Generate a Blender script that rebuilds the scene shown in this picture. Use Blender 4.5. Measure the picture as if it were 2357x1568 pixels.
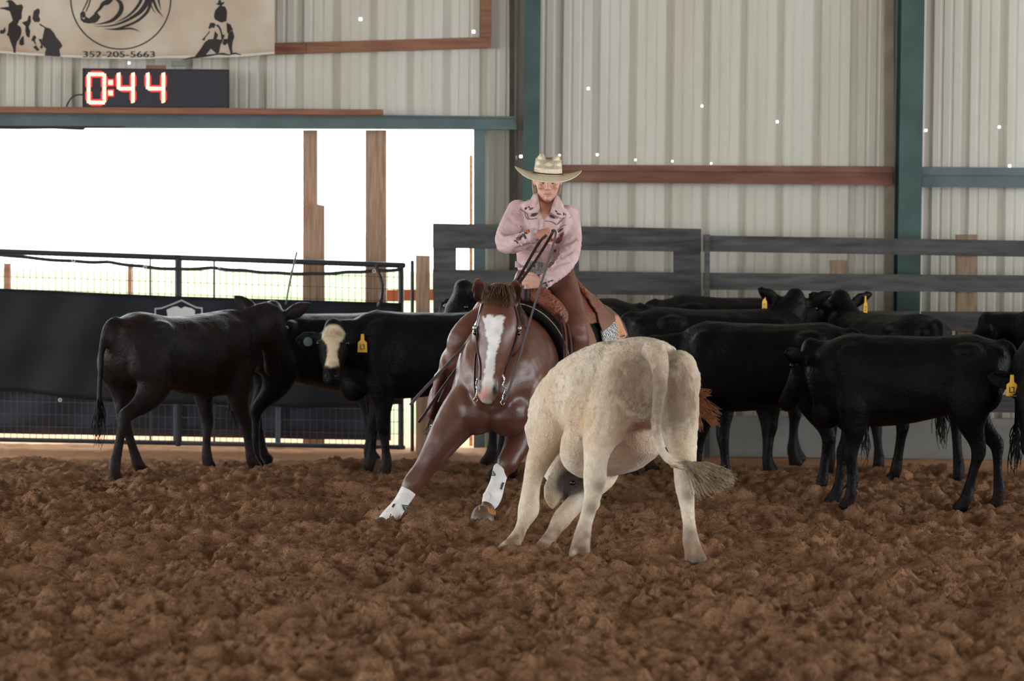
import bpy, bmesh, math, random
import numpy as np
from mathutils import Vector, Matrix, Euler
from mathutils.bvhtree import BVHTree

SC = bpy.context.scene
COL = SC.collection
for _o in list(bpy.data.objects):
    bpy.data.objects.remove(_o)

# ------------------------------------------------------------------ camera
W_PX, H_PX = 2357.0, 1568.0
LENS = 100.0
F_PX = LENS / 36.0 * W_PX
CAM_H = 1.70
PITCH = math.atan((784 - 517) / F_PX)
ROLL = 0.0095
CAM_R = Matrix.Rotation(math.pi / 2 - PITCH, 3, 'X') @ Matrix.Rotation(ROLL, 3, 'Z')
CAM_P = Vector((0, 0, CAM_H))
cam_d = bpy.data.cameras.new('camera')
cam_d.lens = LENS
cam_d.sensor_width = 36
cam_d.clip_end = 400
cam_d.dof.use_dof = True
cam_d.dof.focus_distance = 16.2
cam_d.dof.aperture_fstop = 2.8
cam = bpy.data.objects.new('camera', cam_d)
COL.objects.link(cam)
cam.matrix_world = Matrix.Translation(CAM_P) @ CAM_R.to_4x4()
SC.camera = cam

# ------------------------------------------------------------------ world, exposure
world = bpy.data.worlds.new('overcast_sky')
SC.world = world
world.use_nodes = True
_bg = world.node_tree.nodes['Background']
_bg.inputs['Color'].default_value = (0.88, 0.95, 1.0, 1)
_bg.inputs['Strength'].default_value = 4.0
SC.view_settings.view_transform = 'Standard'
SC.view_settings.look = 'None'
SC.view_settings.gamma = 1.0
SC.view_settings.use_curve_mapping = False
SC.view_settings.exposure = 0.98
SC.cycles.max_bounces = 6
SC.cycles.diffuse_bounces = 3
SC.cycles.glossy_bounces = 2


def ray(px, py):
    return CAM_R @ Vector(((px - W_PX / 2) / F_PX, -(py - H_PX / 2) / F_PX, -1.0))


def P(px, py, d):
    """the point in the plane Y = d that the pixel looks at"""
    r = ray(px, py)
    return CAM_P + r * (d / r.y)


def G(px, py, z=0.0):
    r = ray(px, py)
    return CAM_P + r * ((z - CAM_P.z) / r.z)


def PXM(d):
    return F_PX / d


# ------------------------------------------------------------------ materials
MATS = {}


def mat(name, color, rough=0.7, spec=0.4, metal=0.0, var=0.0, vscale=8.0, bump=0.0, bscale=60.0,
        attr=False, sheen=0.0, emit=None, estr=0.0, color2=None, stretch=None, trans=0.0, coat=0.0,
        bump2=0.0, b2scale=8.0):
    if name in MATS:
        return MATS[name]
    m = bpy.data.materials.new(name)
    MATS[name] = m
    m.use_nodes = True
    nt = m.node_tree
    b = nt.nodes['Principled BSDF']
    b.inputs['Roughness'].default_value = rough
    b.inputs['Specular IOR Level'].default_value = spec
    b.inputs['Metallic'].default_value = metal
    if sheen:
        b.inputs['Sheen Weight'].default_value = sheen
    if coat:
        b.inputs['Coat Weight'].default_value = coat
    if trans:
        b.inputs['Transmission Weight'].default_value = trans
    c4 = (*color, 1)
    b.inputs['Base Color'].default_value = c4
    tc = nt.nodes.new('ShaderNodeTexCoord')
    mp = nt.nodes.new('ShaderNodeMapping')
    nt.links.new(tc.outputs['Object'], mp.inputs['Vector'])
    if stretch:
        mp.inputs['Scale'].default_value = stretch
    src = None
    if attr:
        a = nt.nodes.new('ShaderNodeAttribute')
        a.attribute_name = 'Col'
        src = a.outputs['Color']
    if var > 0 or color2:
        n = nt.nodes.new('ShaderNodeTexNoise')
        n.inputs['Scale'].default_value = vscale
        n.inputs['Detail'].default_value = 3
        nt.links.new(mp.outputs['Vector'], n.inputs['Vector'])
        r = nt.nodes.new('ShaderNodeValToRGB')
        r.color_ramp.elements[0].position = 0.32
        r.color_ramp.elements[1].position = 0.68
        nt.links.new(n.outputs['Fac'], r.inputs['Fac'])
        if attr:
            lo, hi = 1 - var, 1 + var * 0.6
            r.color_ramp.elements[0].color = (lo, lo, lo, 1)
            r.color_ramp.elements[1].color = (hi, hi, hi, 1)
            mx = nt.nodes.new('ShaderNodeMix')
            mx.data_type = 'RGBA'
            mx.blend_type = 'MULTIPLY'
            mx.inputs[0].default_value = 1
            nt.links.new(src, mx.inputs[6])
            nt.links.new(r.outputs['Color'], mx.inputs[7])
            src = mx.outputs[2]
        else:
            c2 = color2 if color2 else tuple(min(1, c * (1 + var * 0.6)) for c in color)
            c1 = color if color2 else tuple(c * (1 - var) for c in color)
            r.color_ramp.elements[0].color = (*c1, 1)
            r.color_ramp.elements[1].color = (*c2, 1)
            src = r.outputs['Color']
    if src is not None:
        nt.links.new(src, b.inputs['Base Color'])
    if bump > 0:
        n2 = nt.nodes.new('ShaderNodeTexNoise')
        n2.inputs['Scale'].default_value = bscale
        n2.inputs['Detail'].default_value = 2
        nt.links.new(mp.outputs['Vector'], n2.inputs['Vector'])
        bp = nt.nodes.new('ShaderNodeBump')
        bp.inputs['Strength'].default_value = bump
        bp.inputs['Distance'].default_value = 0.02
        nt.links.new(n2.outputs['Fac'], bp.inputs['Height'])
        if bump2 > 0:
            n3 = nt.nodes.new('ShaderNodeTexNoise')
            n3.inputs['Scale'].default_value = b2scale
            n3.inputs['Detail'].default_value = 1
            nt.links.new(mp.outputs['Vector'], n3.inputs['Vector'])
            bp3 = nt.nodes.new('ShaderNodeBump')
            bp3.inputs['Strength'].default_value = bump2
            bp3.inputs['Distance'].default_value = 0.06
            nt.links.new(n3.outputs['Fac'], bp3.inputs['Height'])
            nt.links.new(bp3.outputs['Normal'], bp.inputs['Normal'])
        nt.links.new(bp.outputs['Normal'], b.inputs['Normal'])
    if emit:
        b.inputs['Emission Color'].default_value = (*emit, 1)
        b.inputs['Emission Strength'].default_value = estr
    return m


def srgb(r, g, b):
    def f(c):
        c /= 255.0
        return c / 12.92 if c <= 0.04045 else ((c + 0.055) / 1.055) ** 2.4
    return (f(r), f(g), f(b))


# ------------------------------------------------------------------ objects
def link_mesh(name, me, material=None, parent=None, smooth=False):
    o = bpy.data.objects.new(name, me)
    COL.objects.link(o)
    if material is not None:
        me.materials.clear()
        for m in (material if isinstance(material, (list, tuple)) else [material]):
            me.materials.append(m)
    if smooth:
        me.polygons.foreach_set('use_smooth', [True] * len(me.polygons))
    if parent is not None:
        o.parent = parent
        o.matrix_parent_inverse = Matrix.Translation(-parent.location) if parent.rotation_euler == Euler((0, 0, 0)) \
            else (Matrix.Translation(parent.location) @ parent.rotation_euler.to_matrix().to_4x4()).inverted()
    return o


def obj(name, bm, material=None, parent=None, smooth=False):
    me = bpy.data.meshes.new(name)
    bmesh.ops.recalc_face_normals(bm, faces=bm.faces)
    bm.to_mesh(me)
    bm.free()
    return link_mesh(name, me, material, parent, smooth)


def tag(o, label=None, cat=None, group=None, kind=None):
    if label:
        o['label'] = label
    if cat:
        o['category'] = cat
    if group:
        o['group'] = group
    if kind:
        o['kind'] = kind
    return o


def thing(name, loc, label=None, cat=None, group=None, kind=None):
    o = bpy.data.objects.new(name, None)
    o.empty_display_size = 0.1
    COL.objects.link(o)
    o.location = loc
    return tag(o, label, cat, group, kind)


# ------------------------------------------------------------------ shapes
def box(bm, c, s, rot=None, bevel=0.0):
    r = bmesh.ops.create_cube(bm, size=1.0)
    vs = r['verts']
    bmesh.ops.scale(bm, vec=s, verts=vs)
    if bevel > 0:
        es = list({e for v in vs for e in v.link_edges})
        rb = bmesh.ops.bevel(bm, geom=es, offset=bevel, segments=1, affect='EDGES', profile=0.5)
        vs = list({v for f in rb['faces'] for v in f.verts} | {v for v in vs if v.is_valid})
    if rot is not None:
        bmesh.ops.rotate(bm, cent=(0, 0, 0), matrix=rot, verts=vs)
    bmesh.ops.translate(bm, vec=c, verts=vs)
    return vs


def bar(bm, a, b, w, t, up=(0, 1, 0), bevel=0.0):
    """box from a to b, w across (in the plane normal to up), t thick along up"""
    a, b = Vector(a), Vector(b)
    d = b - a
    x = d.normalized()
    u = Vector(up)
    u = (u - x * u.dot(x)).normalized()
    v = u.cross(x)
    M = Matrix((x, v, u)).transposed()
    return box(bm, (a + b) / 2, (d.length, w, t), M, bevel)


def quad_px(bm, corners, d, t):
    """a slab whose front face has the four pixel corners in the plane Y = d and is t deep behind it"""
    f = [bm.verts.new(P(x, y, d)) for x, y in corners]
    k = [bm.verts.new(v.co + Vector((0, t, 0))) for v in f]
    n = len(f)
    bm.faces.new(f)
    bm.faces.new(k[::-1])
    for i in range(n):
        bm.faces.new((f[i], k[i], k[(i + 1) % n], f[(i + 1) % n]))


def catmull(rows, sub):
    A = np.asarray(rows, float)
    if sub <= 1 or len(A) < 3:
        return A
    E = np.vstack([2 * A[0] - A[1], A, 2 * A[-1] - A[-2]])
    out = []
    for i in range(1, len(E) - 2):
        p0, p1, p2, p3 = E[i - 1], E[i], E[i + 1], E[i + 2]
        for k in range(sub):
            t = k / sub
            out.append(0.5 * (2 * p1 + (p2 - p0) * t + (2 * p0 - 5 * p1 + 4 * p2 - p3) * t * t
                              + (3 * p1 - p0 - 3 * p2 + p3) * t ** 3))
    out.append(A[-1])
    return np.array(out)


def rings(pts, up):
    """tangent, side, top vectors for each point of a path"""
    p = [Vector(q) for q in pts]
    out = []
    for i in range(len(p)):
        t = (p[min(i + 1, len(p) - 1)] - p[max(i - 1, 0)])
        t = t.normalized() if t.length > 1e-9 else Vector((1, 0, 0))
        u = Vector(up)
        s = t.cross(u)
        if s.length < 1e-4:
            s = t.cross(Vector((0.3, 1, 0.2)))
        s.normalize()
        out.append((t, s, s.cross(t).normalized()))
    return out


def tube(bm, rows, up=(0, 0, 1), n=14, sub=4, power=2.0, cap=True):
    """rows: (x, y, z, half width, half height) lofted into one closed tube"""
    R = catmull(rows, sub)
    R[:, 3:5] = np.maximum(R[:, 3:5], 0.0012)
    fr = rings(R[:, :3], up)
    loops = []

    def ring(c, s, u, rw, rh):
        L = []
        for k in range(n):
            a = 2 * math.pi * k / n
            cs, sn = math.cos(a), math.sin(a)
            if power != 2.0:
                cs = math.copysign(abs(cs) ** (2 / power), cs)
                sn = math.copysign(abs(sn) ** (2 / power), sn)
            L.append(bm.verts.new(c + s * (rw * sn) + u * (rh * cs)))
        return L
    m = len(R)
    for i in range(m):
        t, s, u = fr[i]
        c = Vector(R[i, :3])
        rw, rh = R[i, 3], R[i, 4]
        if i == 0 and cap:
            q = min(rw, rh)
            loops.append(ring(c - t * q * 0.55, s, u, rw * 0.55, rh * 0.55))
            loops.append(ring(c - t * q * 0.3, s, u, rw * 0.85, rh * 0.85))
        loops.append(ring(c, s, u, rw, rh))
        if i == m - 1 and cap:
            q = min(rw, rh)
            loops.append(ring(c + t * q * 0.3, s, u, rw * 0.85, rh * 0.85))
            loops.append(ring(c + t * q * 0.55, s, u, rw * 0.55, rh * 0.55))
    for a, b in zip(loops[:-1], loops[1:]):
        for k in range(n):
            bm.faces.new((a[k], a[(k + 1) % n], b[(k + 1) % n], b[k]))
    bm.faces.new(loops[0][::-1])
    bm.faces.new(loops[-1])
    return loops


def wire(bm, pts, r, n=6, sub=4, taper=None):
    rows = []
    for i, p in enumerate(pts):
        q = r if taper is None else r * (1 + (taper - 1) * i / max(1, len(pts) - 1))
        rows.append((*p, q, q))
    tube(bm, rows, up=(0.13, 0.21, 1), n=n, sub=sub)


def ball(bm, c, r, rot=None, seg=14):
    q = bmesh.ops.create_uvsphere(bm, u_segments=seg, v_segments=max(6, seg // 2), radius=1.0)
    vs = q['verts']
    if not isinstance(r, (tuple, list)):
        r = (r, r, r)
    bmesh.ops.scale(bm, vec=r, verts=vs)
    if rot is not None:
        bmesh.ops.rotate(bm, cent=(0, 0, 0), matrix=rot, verts=vs)
    bmesh.ops.translate(bm, vec=c, verts=vs)


def strap(bm, pts, normals, w, t, sub=5):
    """flat band along pts; normals point out of the surface it lies on"""
    Q = catmull(np.hstack([np.array([tuple(p) for p in pts]), np.array([tuple(q) for q in normals])]), sub)
    fr = []
    for i in range(len(Q)):
        a, b = Vector(Q[max(i - 1, 0), :3]), Vector(Q[min(i + 1, len(Q) - 1), :3])
        tg = (b - a).normalized()
        nn = Vector(Q[i, 3:6])
        nn = (nn - tg * nn.dot(tg)).normalized()
        s = tg.cross(nn)
        c = Vector(Q[i, :3])
        fr.append([bm.verts.new(c + s * w * 0.5 * sx + nn * t * sz) for sx, sz in ((-1, 0), (1, 0), (1, 1), (-1, 1))])
    for a, b in zip(fr[:-1], fr[1:]):
        for k in range(4):
            bm.faces.new((a[k], a[(k + 1) % 4], b[(k + 1) % 4], b[k]))
    bm.faces.new(fr[0][::-1])
    bm.faces.new(fr[-1])


def ear_shape(bm, base, tip, face, width, thick, cup=0.35):
    """leaf-shaped cupped ear; face = direction the hollow looks to"""
    base, tip, face = Vector(base), Vector(tip), Vector(face)
    ax = tip - base
    L = ax.length
    ax.normalize()
    face = (face - ax * face.dot(ax)).normalized()
    sd = ax.cross(face)
    prof = [(0.0, 0.42), (0.12, 0.62), (0.3, 0.9), (0.48, 1.0), (0.66, 0.9), (0.82, 0.64), (0.94, 0.32), (1.0, 0.1)]
    F, B = [], []
    for t, w in prof:
        rf, rb = [], []
        for k in range(7):
            a = (k / 3.0 - 1)
            off = cup * width * (a * a) * (1 - 0.35 * t)
            c = base + ax * (L * t) + sd * (a * w * width * 0.5) + face * (off - cup * width * 0.5)
            rf.append(bm.verts.new(c + face * thick * 0.5))
            rb.append(bm.verts.new(c - face * thick * 0.5))
        F.append(rf)
        B.append(rb)
    n = len(prof)
    for i in range(n - 1):
        for k in range(6):
            bm.faces.new((F[i][k], F[i][k + 1], F[i + 1][k + 1], F[i + 1][k]))
            bm.faces.new((B[i][k], B[i + 1][k], B[i + 1][k + 1], B[i][k + 1]))
        bm.faces.new((F[i][0], F[i + 1][0], B[i + 1][0], B[i][0]))
        bm.faces.new((F[i][6], B[i][6], B[i + 1][6], F[i + 1][6]))
    for k in range(6):
        bm.faces.new((F[0][k], B[0][k], B[0][k + 1], F[0][k + 1]))
        bm.faces.new((F[-1][k], F[-1][k + 1], B[-1][k + 1], B[-1][k]))


def fuse(bm, voxel, iters=6, name='body', lam=0.5, mu=0.9):
    """weld every shell in bm into one continuous skin"""
    me = bpy.data.meshes.new('tmp')
    bmesh.ops.recalc_face_normals(bm, faces=bm.faces)
    bm.to_mesh(me)
    bm.free()
    o = bpy.data.objects.new('tmp', me)
    COL.objects.link(o)
    md = o.modifiers.new('r', 'REMESH')
    md.mode = 'VOXEL'
    md.voxel_size = voxel
    md.use_smooth_shade = True
    dg = bpy.context.evaluated_depsgraph_get()
    dg.update()
    out = bpy.data.meshes.new_from_object(o.evaluated_get(dg))
    out.name = name
    bpy.data.objects.remove(o)
    bpy.data.meshes.remove(me)
    n = len(out.vertices)
    co = np.empty(n * 3, np.float32)
    out.vertices.foreach_get('co', co)
    co = co.reshape(-1, 3).astype(np.float64)
    ed = np.empty(len(out.edges) * 2, np.int32)
    out.edges.foreach_get('vertices', ed)
    ed = ed.reshape(-1, 2)
    deg = np.bincount(ed.ravel(), minlength=n).astype(float)
    deg[deg == 0] = 1

    def lap(x):
        s = np.empty_like(x)
        for k in range(3):
            s[:, k] = np.bincount(ed[:, 0], weights=x[ed[:, 1], k], minlength=n) + \
                np.bincount(ed[:, 1], weights=x[ed[:, 0], k], minlength=n)
        return s / deg[:, None] - x
    for _ in range(iters):
        co = co + lam * lap(co)
        co = co - (lam * mu) * lap(co)
    set_co(out, co)
    return out


def set_co(me, co):
    me.vertices.foreach_set('co', np.ascontiguousarray(co, np.float32).ravel())
    me.update()


def get_co(me):
    co = np.empty(len(me.vertices) * 3, np.float32)
    me.vertices.foreach_get('co', co)
    return co.reshape(-1, 3).astype(np.float64)


def get_no(me):
    co = np.empty(len(me.vertices) * 3, np.float32)
    me.vertices.foreach_get('normal', co)
    return co.reshape(-1, 3).astype(np.float64)


def paint(me, rgb):
    a = me.color_attributes.get('Col') or me.color_attributes.new('Col', 'FLOAT_COLOR', 'POINT')
    c = np.ones((len(me.vertices), 4), np.float32)
    c[:, :3] = rgb
    a.data.foreach_set('color', c.ravel())


def gauss(co, c, r):
    d = co - np.array(tuple(c))
    return np.exp(-(d * d).sum(1) / (r * r))


def sstep(a, b, x):
    t = np.clip((x - a) / (b - a), 0, 1)
    return t * t * (3 - 2 * t)


def mixc(base, col, w):
    return base * (1 - w[:, None]) + np.array(col)[None, :] * w[:, None]


# ------------------------------------------------------------------ noise
def _hash(ix, iy, iz, seed):
    h = (ix.astype(np.int64) * 374761393 + iy.astype(np.int64) * 668265263 + iz.astype(np.int64) * 2147483647 + seed * 1274126177)
    h = (h ^ (h >> 13)) * 1274126177
    h = h ^ (h >> 16)
    return (h & 0xFFFFF).astype(np.float64) / 0xFFFFF


def vnoise(x, y, z=None, seed=1):
    if z is None:
        z = np.zeros_like(x)
    ix, iy, iz = np.floor(x), np.floor(y), np.floor(z)
    fx, fy, fz = x - ix, y - iy, z - iz
    ux, uy, uz = [f * f * f * (f * (f * 6 - 15) + 10) for f in (fx, fy, fz)]
    r = 0
    flat = not np.any(z)
    for dz in ((0,) if flat else (0, 1)):
        wz = 1.0 if flat else (uz if dz else 1 - uz)
        for dx in (0, 1):
            for dy in (0, 1):
                w = (ux if dx else 1 - ux) * (uy if dy else 1 - uy) * wz
                r = r + w * _hash(ix + dx, iy + dy, iz + dz, seed)
    return r * 2 - 1


def bvh_of(me):
    co = get_co(me)
    return BVHTree.FromPolygons([Vector(c) for c in co], [tuple(p.vertices) for p in me.polygons])


def on_surface(bvh, px, py, off=0.0):
    """where the line of sight through a pixel meets a surface"""
    h = bvh.ray_cast(CAM_P, ray(px, py).normalized())
    if h[0] is None:
        return None, None
    n = h[1]
    if n.dot(ray(px, py)) > 0:
        n = -n
    return h[0] + n * off, n


def decal(bm, bvh, poly, off=0.002, thick=0.0015, res=3.0):
    """flat motif (pixel outline) laid on a surface, following it, with a little thickness"""
    q = bmesh.new()
    vs = [q.verts.new((x, y, 0)) for x, y in poly]
    f = q.faces.new(vs)
    bmesh.ops.triangulate(q, faces=[f])
    for _ in range(5):
        es = [e for e in q.edges if e.calc_length() > res]
        if not es:
            break
        bmesh.ops.subdivide_edges(q, edges=es, cuts=1)
        bmesh.ops.triangulate(q, faces=[g for g in q.faces if len(g.verts) > 3])
    new = {}
    for v in q.verts:
        p, n = on_surface(bvh, v.co.x, v.co.y, off)
        if p is not None:
            new[v] = bm.verts.new(p)
    for g in q.faces:
        if all(v in new for v in g.verts):
            try:
                bm.faces.new([new[v] for v in g.verts])
            except ValueError:
                pass
    q.free()


def hair(bm, path, r0, r1, n=4, sub=3):
    rows = []
    m = len(path)
    for i, p in enumerate(path):
        q = r0 + (r1 - r0) * i / (m - 1)
        rows.append((*p, q, q))
    tube(bm, rows, up=(0.2, 0.1, 1), n=n, sub=sub)


rnd = random.Random(7)
# ================================================================== SETTING
WALL_D = 22.0

# ---- arena floor: churned dirt
def make_floor():
    NX, NY = 560, 900
    y0, y1 = 8.0, 21.75
    v = np.linspace(0, 1, NY)
    Y = y0 * (y1 / y0) ** v
    u = np.linspace(-1, 1, NX)
    YY, UU = np.meshgrid(Y, u, indexing='ij')
    XX = UU * (0.185 * YY + 1.2)
    wx = XX + 0.10 * vnoise(XX * 2.3, YY * 2.3, seed=11)
    wy = YY + 0.10 * vnoise(XX * 2.3 + 31, YY * 2.3, seed=12)
    h = 0.030 * vnoise(wx * 1.1, wy * 1.1, seed=3)
    h += 0.034 * vnoise(wx * 2.6, wy * 3.4, seed=4)
    b1 = 1 - np.abs(vnoise(wx * 5.0, wy * 6.5, seed=5))
    h += 0.037 * (b1 * b1 - 0.45)
    b2 = np.abs(vnoise(wx * 11, wy * 13, seed=6))
    h += 0.028 * (0.4 - b2)
    b3 = np.abs(vnoise(wx * 21 + 9, wy * 24, seed=16))
    h += 0.022 * (0.4 - b3)
    h += 0.014 * vnoise(wx * 26, wy * 28, seed=7)
    h += 0.012 * vnoise(XX * 48, YY * 48, seed=8)
    # hoof prints
    rg = np.random.RandomState(5)
    for _ in range(420):
        cy = rg.uniform(9, 20.5)
        cx = rg.uniform(-1, 1) * (0.185 * cy + 0.6)
        r = rg.uniform(0.05, 0.11)
        dp = rg.uniform(0.03, 0.075)
        sel = (np.abs(XX - cx) < 3 * r) & (np.abs(YY - cy) < 3 * r)
        d2 = ((XX[sel] - cx) ** 2 + (YY[sel] - cy) ** 2) / (r * r)
        h[sel] += -dp * np.exp(-d2) + 0.45 * dp * np.exp(-(np.sqrt(d2) - 1.5) ** 2 / 0.15)
    # smoother, firmer strip along the rails
    far = sstep(19.6, 20.6, YY + 0.25 * vnoise(XX * 0.9, YY * 0.9, seed=15))
    h *= 1 - 0.85 * far
    # heaped clods thrown up around the working hooves
    for (cx, cy, r, a) in HEAPS:
        d2 = ((XX - cx) ** 2 + (YY - cy) ** 2) / (r * r)
        h += a * np.exp(-d2) * (0.8 + 0.5 * vnoise(XX * 9, YY * 9, seed=21))
    edge = np.minimum(sstep(0, 0.04, 1 - np.abs(UU)), np.minimum(sstep(y0, y0 + 0.4, YY), 1))
    h = h * edge - 0.012 - 0.03 * (1 - edge)
    co = np.stack([XX, YY, h], -1).reshape(-1, 3)
    i = np.arange(NX * NY).reshape(NY, NX)
    q = np.stack([i[:-1, :-1], i[:-1, 1:], i[1:, 1:], i[1:, :-1]], -1).reshape(-1, 4)
    # wide plain surround of the same dirt
    base = len(co)
    ex = np.array([(-22, -16, -0.045), (22, -16, -0.045), (22, 23.5, -0.045), (-22, 23.5, -0.045)])
    co = np.vstack([co, ex])
    q = np.vstack([q, [[base, base + 1, base + 2, base + 3]]])
    me = bpy.data.meshes.new('floor')
    me.from_pydata(co.tolist(), [], q.tolist())
    me.polygons.foreach_set('use_smooth', [True] * len(me.polygons))
    return me


def dirt_material():
    m = bpy.data.materials.new('arena_dirt')
    m.use_nodes = True
    nt = m.node_tree
    b = nt.nodes['Principled BSDF']
    b.inputs['Roughness'].default_value = 0.95
    b.inputs['Specular IOR Level'].default_value = 0.12
    tc = nt.nodes.new('ShaderNodeTexCoord')
    n1 = nt.nodes.new('ShaderNodeTexNoise')
    n1.inputs['Scale'].default_value = 1.3
    n1.inputs['Detail'].default_value = 4
    n1.inputs['Roughness'].default_value = 0.7
    nt.links.new(tc.outputs['Object'], n1.inputs['Vector'])
    r1 = nt.nodes.new('ShaderNodeValToRGB')
    r1.color_ramp.elements[0].position = 0.20
    r1.color_ramp.elements[0].color = (*DIRT_A, 1)
    r1.color_ramp.elements[1].position = 0.80
    r1.color_ramp.elements[1].color = (*DIRT_B, 1)
    nt.links.new(n1.outputs['Fac'], r1.inputs['Fac'])
    n2 = nt.nodes.new('ShaderNodeTexNoise')
    n2.inputs['Scale'].default_value = 90
    n2.inputs['Detail'].default_value = 2
    nt.links.new(tc.outputs['Object'], n2.inputs['Vector'])
    r2 = nt.nodes.new('ShaderNodeValToRGB')
    r2.color_ramp.elements[0].position = 0.35
    r2.color_ramp.elements[0].color = (0.80, 0.80, 0.80, 1)
    r2.color_ramp.elements[1].position = 0.68
    r2.color_ramp.elements[1].color = (1.12, 1.10, 1.07, 1)
    nt.links.new(n2.outputs['Fac'], r2.inputs['Fac'])
    mx = nt.nodes.new('ShaderNodeMix')
    mx.data_type = 'RGBA'
    mx.blend_type = 'MULTIPLY'
    mx.inputs[0].default_value = 1
    nt.links.new(r1.outputs['Color'], mx.inputs[6])
    nt.links.new(r2.outputs['Color'], mx.inputs[7])
    # strip along the rails, daylight from the opening painted into its paler colour
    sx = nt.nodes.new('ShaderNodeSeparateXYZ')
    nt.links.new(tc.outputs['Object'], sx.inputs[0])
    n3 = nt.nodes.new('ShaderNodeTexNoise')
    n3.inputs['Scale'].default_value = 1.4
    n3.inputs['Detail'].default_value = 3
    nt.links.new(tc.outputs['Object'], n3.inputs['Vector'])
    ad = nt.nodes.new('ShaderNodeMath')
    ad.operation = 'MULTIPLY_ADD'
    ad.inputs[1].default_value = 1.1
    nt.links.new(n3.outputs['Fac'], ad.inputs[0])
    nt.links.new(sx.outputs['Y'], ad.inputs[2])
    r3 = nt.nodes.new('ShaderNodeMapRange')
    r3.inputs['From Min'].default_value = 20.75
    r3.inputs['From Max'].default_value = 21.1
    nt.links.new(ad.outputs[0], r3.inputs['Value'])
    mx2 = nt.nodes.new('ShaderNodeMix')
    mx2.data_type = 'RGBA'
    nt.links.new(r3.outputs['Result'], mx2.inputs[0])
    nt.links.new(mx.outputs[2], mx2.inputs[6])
    mx2.inputs[7].default_value = (*DIRT_DAYLIT, 1)
    nt.links.new(mx2.outputs[2], b.inputs['Base Color'])
    n4 = nt.nodes.new('ShaderNodeTexNoise')
    n4.inputs['Scale'].default_value = 95
    n4.inputs['Detail'].default_value = 3
    n4.inputs['Roughness'].default_value = 0.65
    nt.links.new(tc.outputs['Object'], n4.inputs['Vector'])
    bp = nt.nodes.new('ShaderNodeBump')
    bp.inputs['Strength'].default_value = 1.0
    bp.inputs['Distance'].default_value = 0.026
    nt.links.new(n4.outputs['Fac'], bp.inputs['Height'])
    nt.links.new(bp.outputs['Normal'], b.inputs['Normal'])
    return m


DIRT_A = srgb(134, 96, 70)
DIRT_B = srgb(190, 145, 110)
DIRT_DAYLIT = srgb(216, 164, 124)
HEAPS = []
for (hx, hy, hr, ha) in ((885, 1215, 0.10, 0.05), (1112, 1212, 0.14, 0.07), (1175, 1205, 0.12, 0.05), (1340, 1300, 0.13, 0.05),
                         (1600, 1300, 0.10, 0.045), (1030, 1235, 0.25, 0.03), (1245, 1290, 0.12, 0.04)):
    g = G(hx, hy)
    HEAPS.append((g.x, g.y, hr, ha))
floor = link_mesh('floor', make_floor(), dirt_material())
tag(floor, 'churned brown arena dirt with hoof prints and clods', None, None, 'structure')

# ---- outside ground
bm = bmesh.new()
for v in ((-90, 22.2), (90, 22.2), (90, 105), (-90, 105)):
    bm.verts.new((v[0], v[1], -0.06))
bm.verts.ensure_lookup_table()
bm.faces.new(bm.verts[:])
o = obj('ground_grass_field', bm, mat('grass', srgb(92, 108, 50), 0.95, var=0.25, vscale=0.12, color2=srgb(128, 124, 92)))
tag(o, 'pale sunlit grass field beyond the open wall', None, None, 'structure')
bm = bmesh.new()
for v in ((-300, 105), (300, 105), (300, 390), (-300, 390)):
    bm.verts.new((v[0], v[1], -0.05))
bm.verts.ensure_lookup_table()
bm.faces.new(bm.verts[:])
o = obj('ground_far_glare', bm, mat('far_glare', srgb(205, 200, 190), 0.95, var=0.1, vscale=0.2))  # overexposed daylight painted as pale far ground
tag(o, 'far outside ground coloured pale to stand for overexposed daylight', None, None, 'structure')

# ---- roof (above the frame)
bm = bmesh.new()
box(bm, (0, 3.2, 6.3), (44, 39, 0.12))
o = obj('ceiling', bm, mat('roof_metal', srgb(168, 164, 154), 0.6, var=0.08))
tag(o, 'pale metal roof over the arena', None, None, 'structure')

# ---- unseen wall added behind the camera to cut frontal light
bm = bmesh.new()
box(bm, (0, -16.2, 4.0), (44, 0.1, 4.6))
o = obj('wall_front_blocker', bm, mat('front_blocker_metal', srgb(170, 164, 150), 0.6, var=0.08))
tag(o, 'added sheet metal wall cutting frontal light above the doorway behind the camera', None, None, 'structure')

# ---- back wall of ribbed metal sheets
M_SHEET = mat('sheet_metal', srgb(192, 184, 166), 0.42, 0.5, var=0.10, vscale=2.0, color2=srgb(216, 211, 199),
              stretch=(1.1, 1.1, 0.10), bump=0.12, bscale=5, bump2=0.0)
HOLES = [(830, 44, .011), (1090, 73, .011), (1354, 204, .009), (1616, 244, .008), (1790, 280, .0085), (2133, 300, .008), (2302, 292, .0085),
         (2324, 382, .009), (1199, 360, .010), (1288, 357, .006), (1375, 356, .008), (1463, 368, .006), (1548, 371, .006), (1637, 376, .006),
         (297, 145, .008)]
HOLES = [(P(x, y, WALL_D), s) for x, y, s in HOLES]
wall = thing('wall_back', (0, WALL_D, 0), 'back wall of pale ribbed sheet metal', None, None, 'structure')
PER = 0.2857


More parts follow.
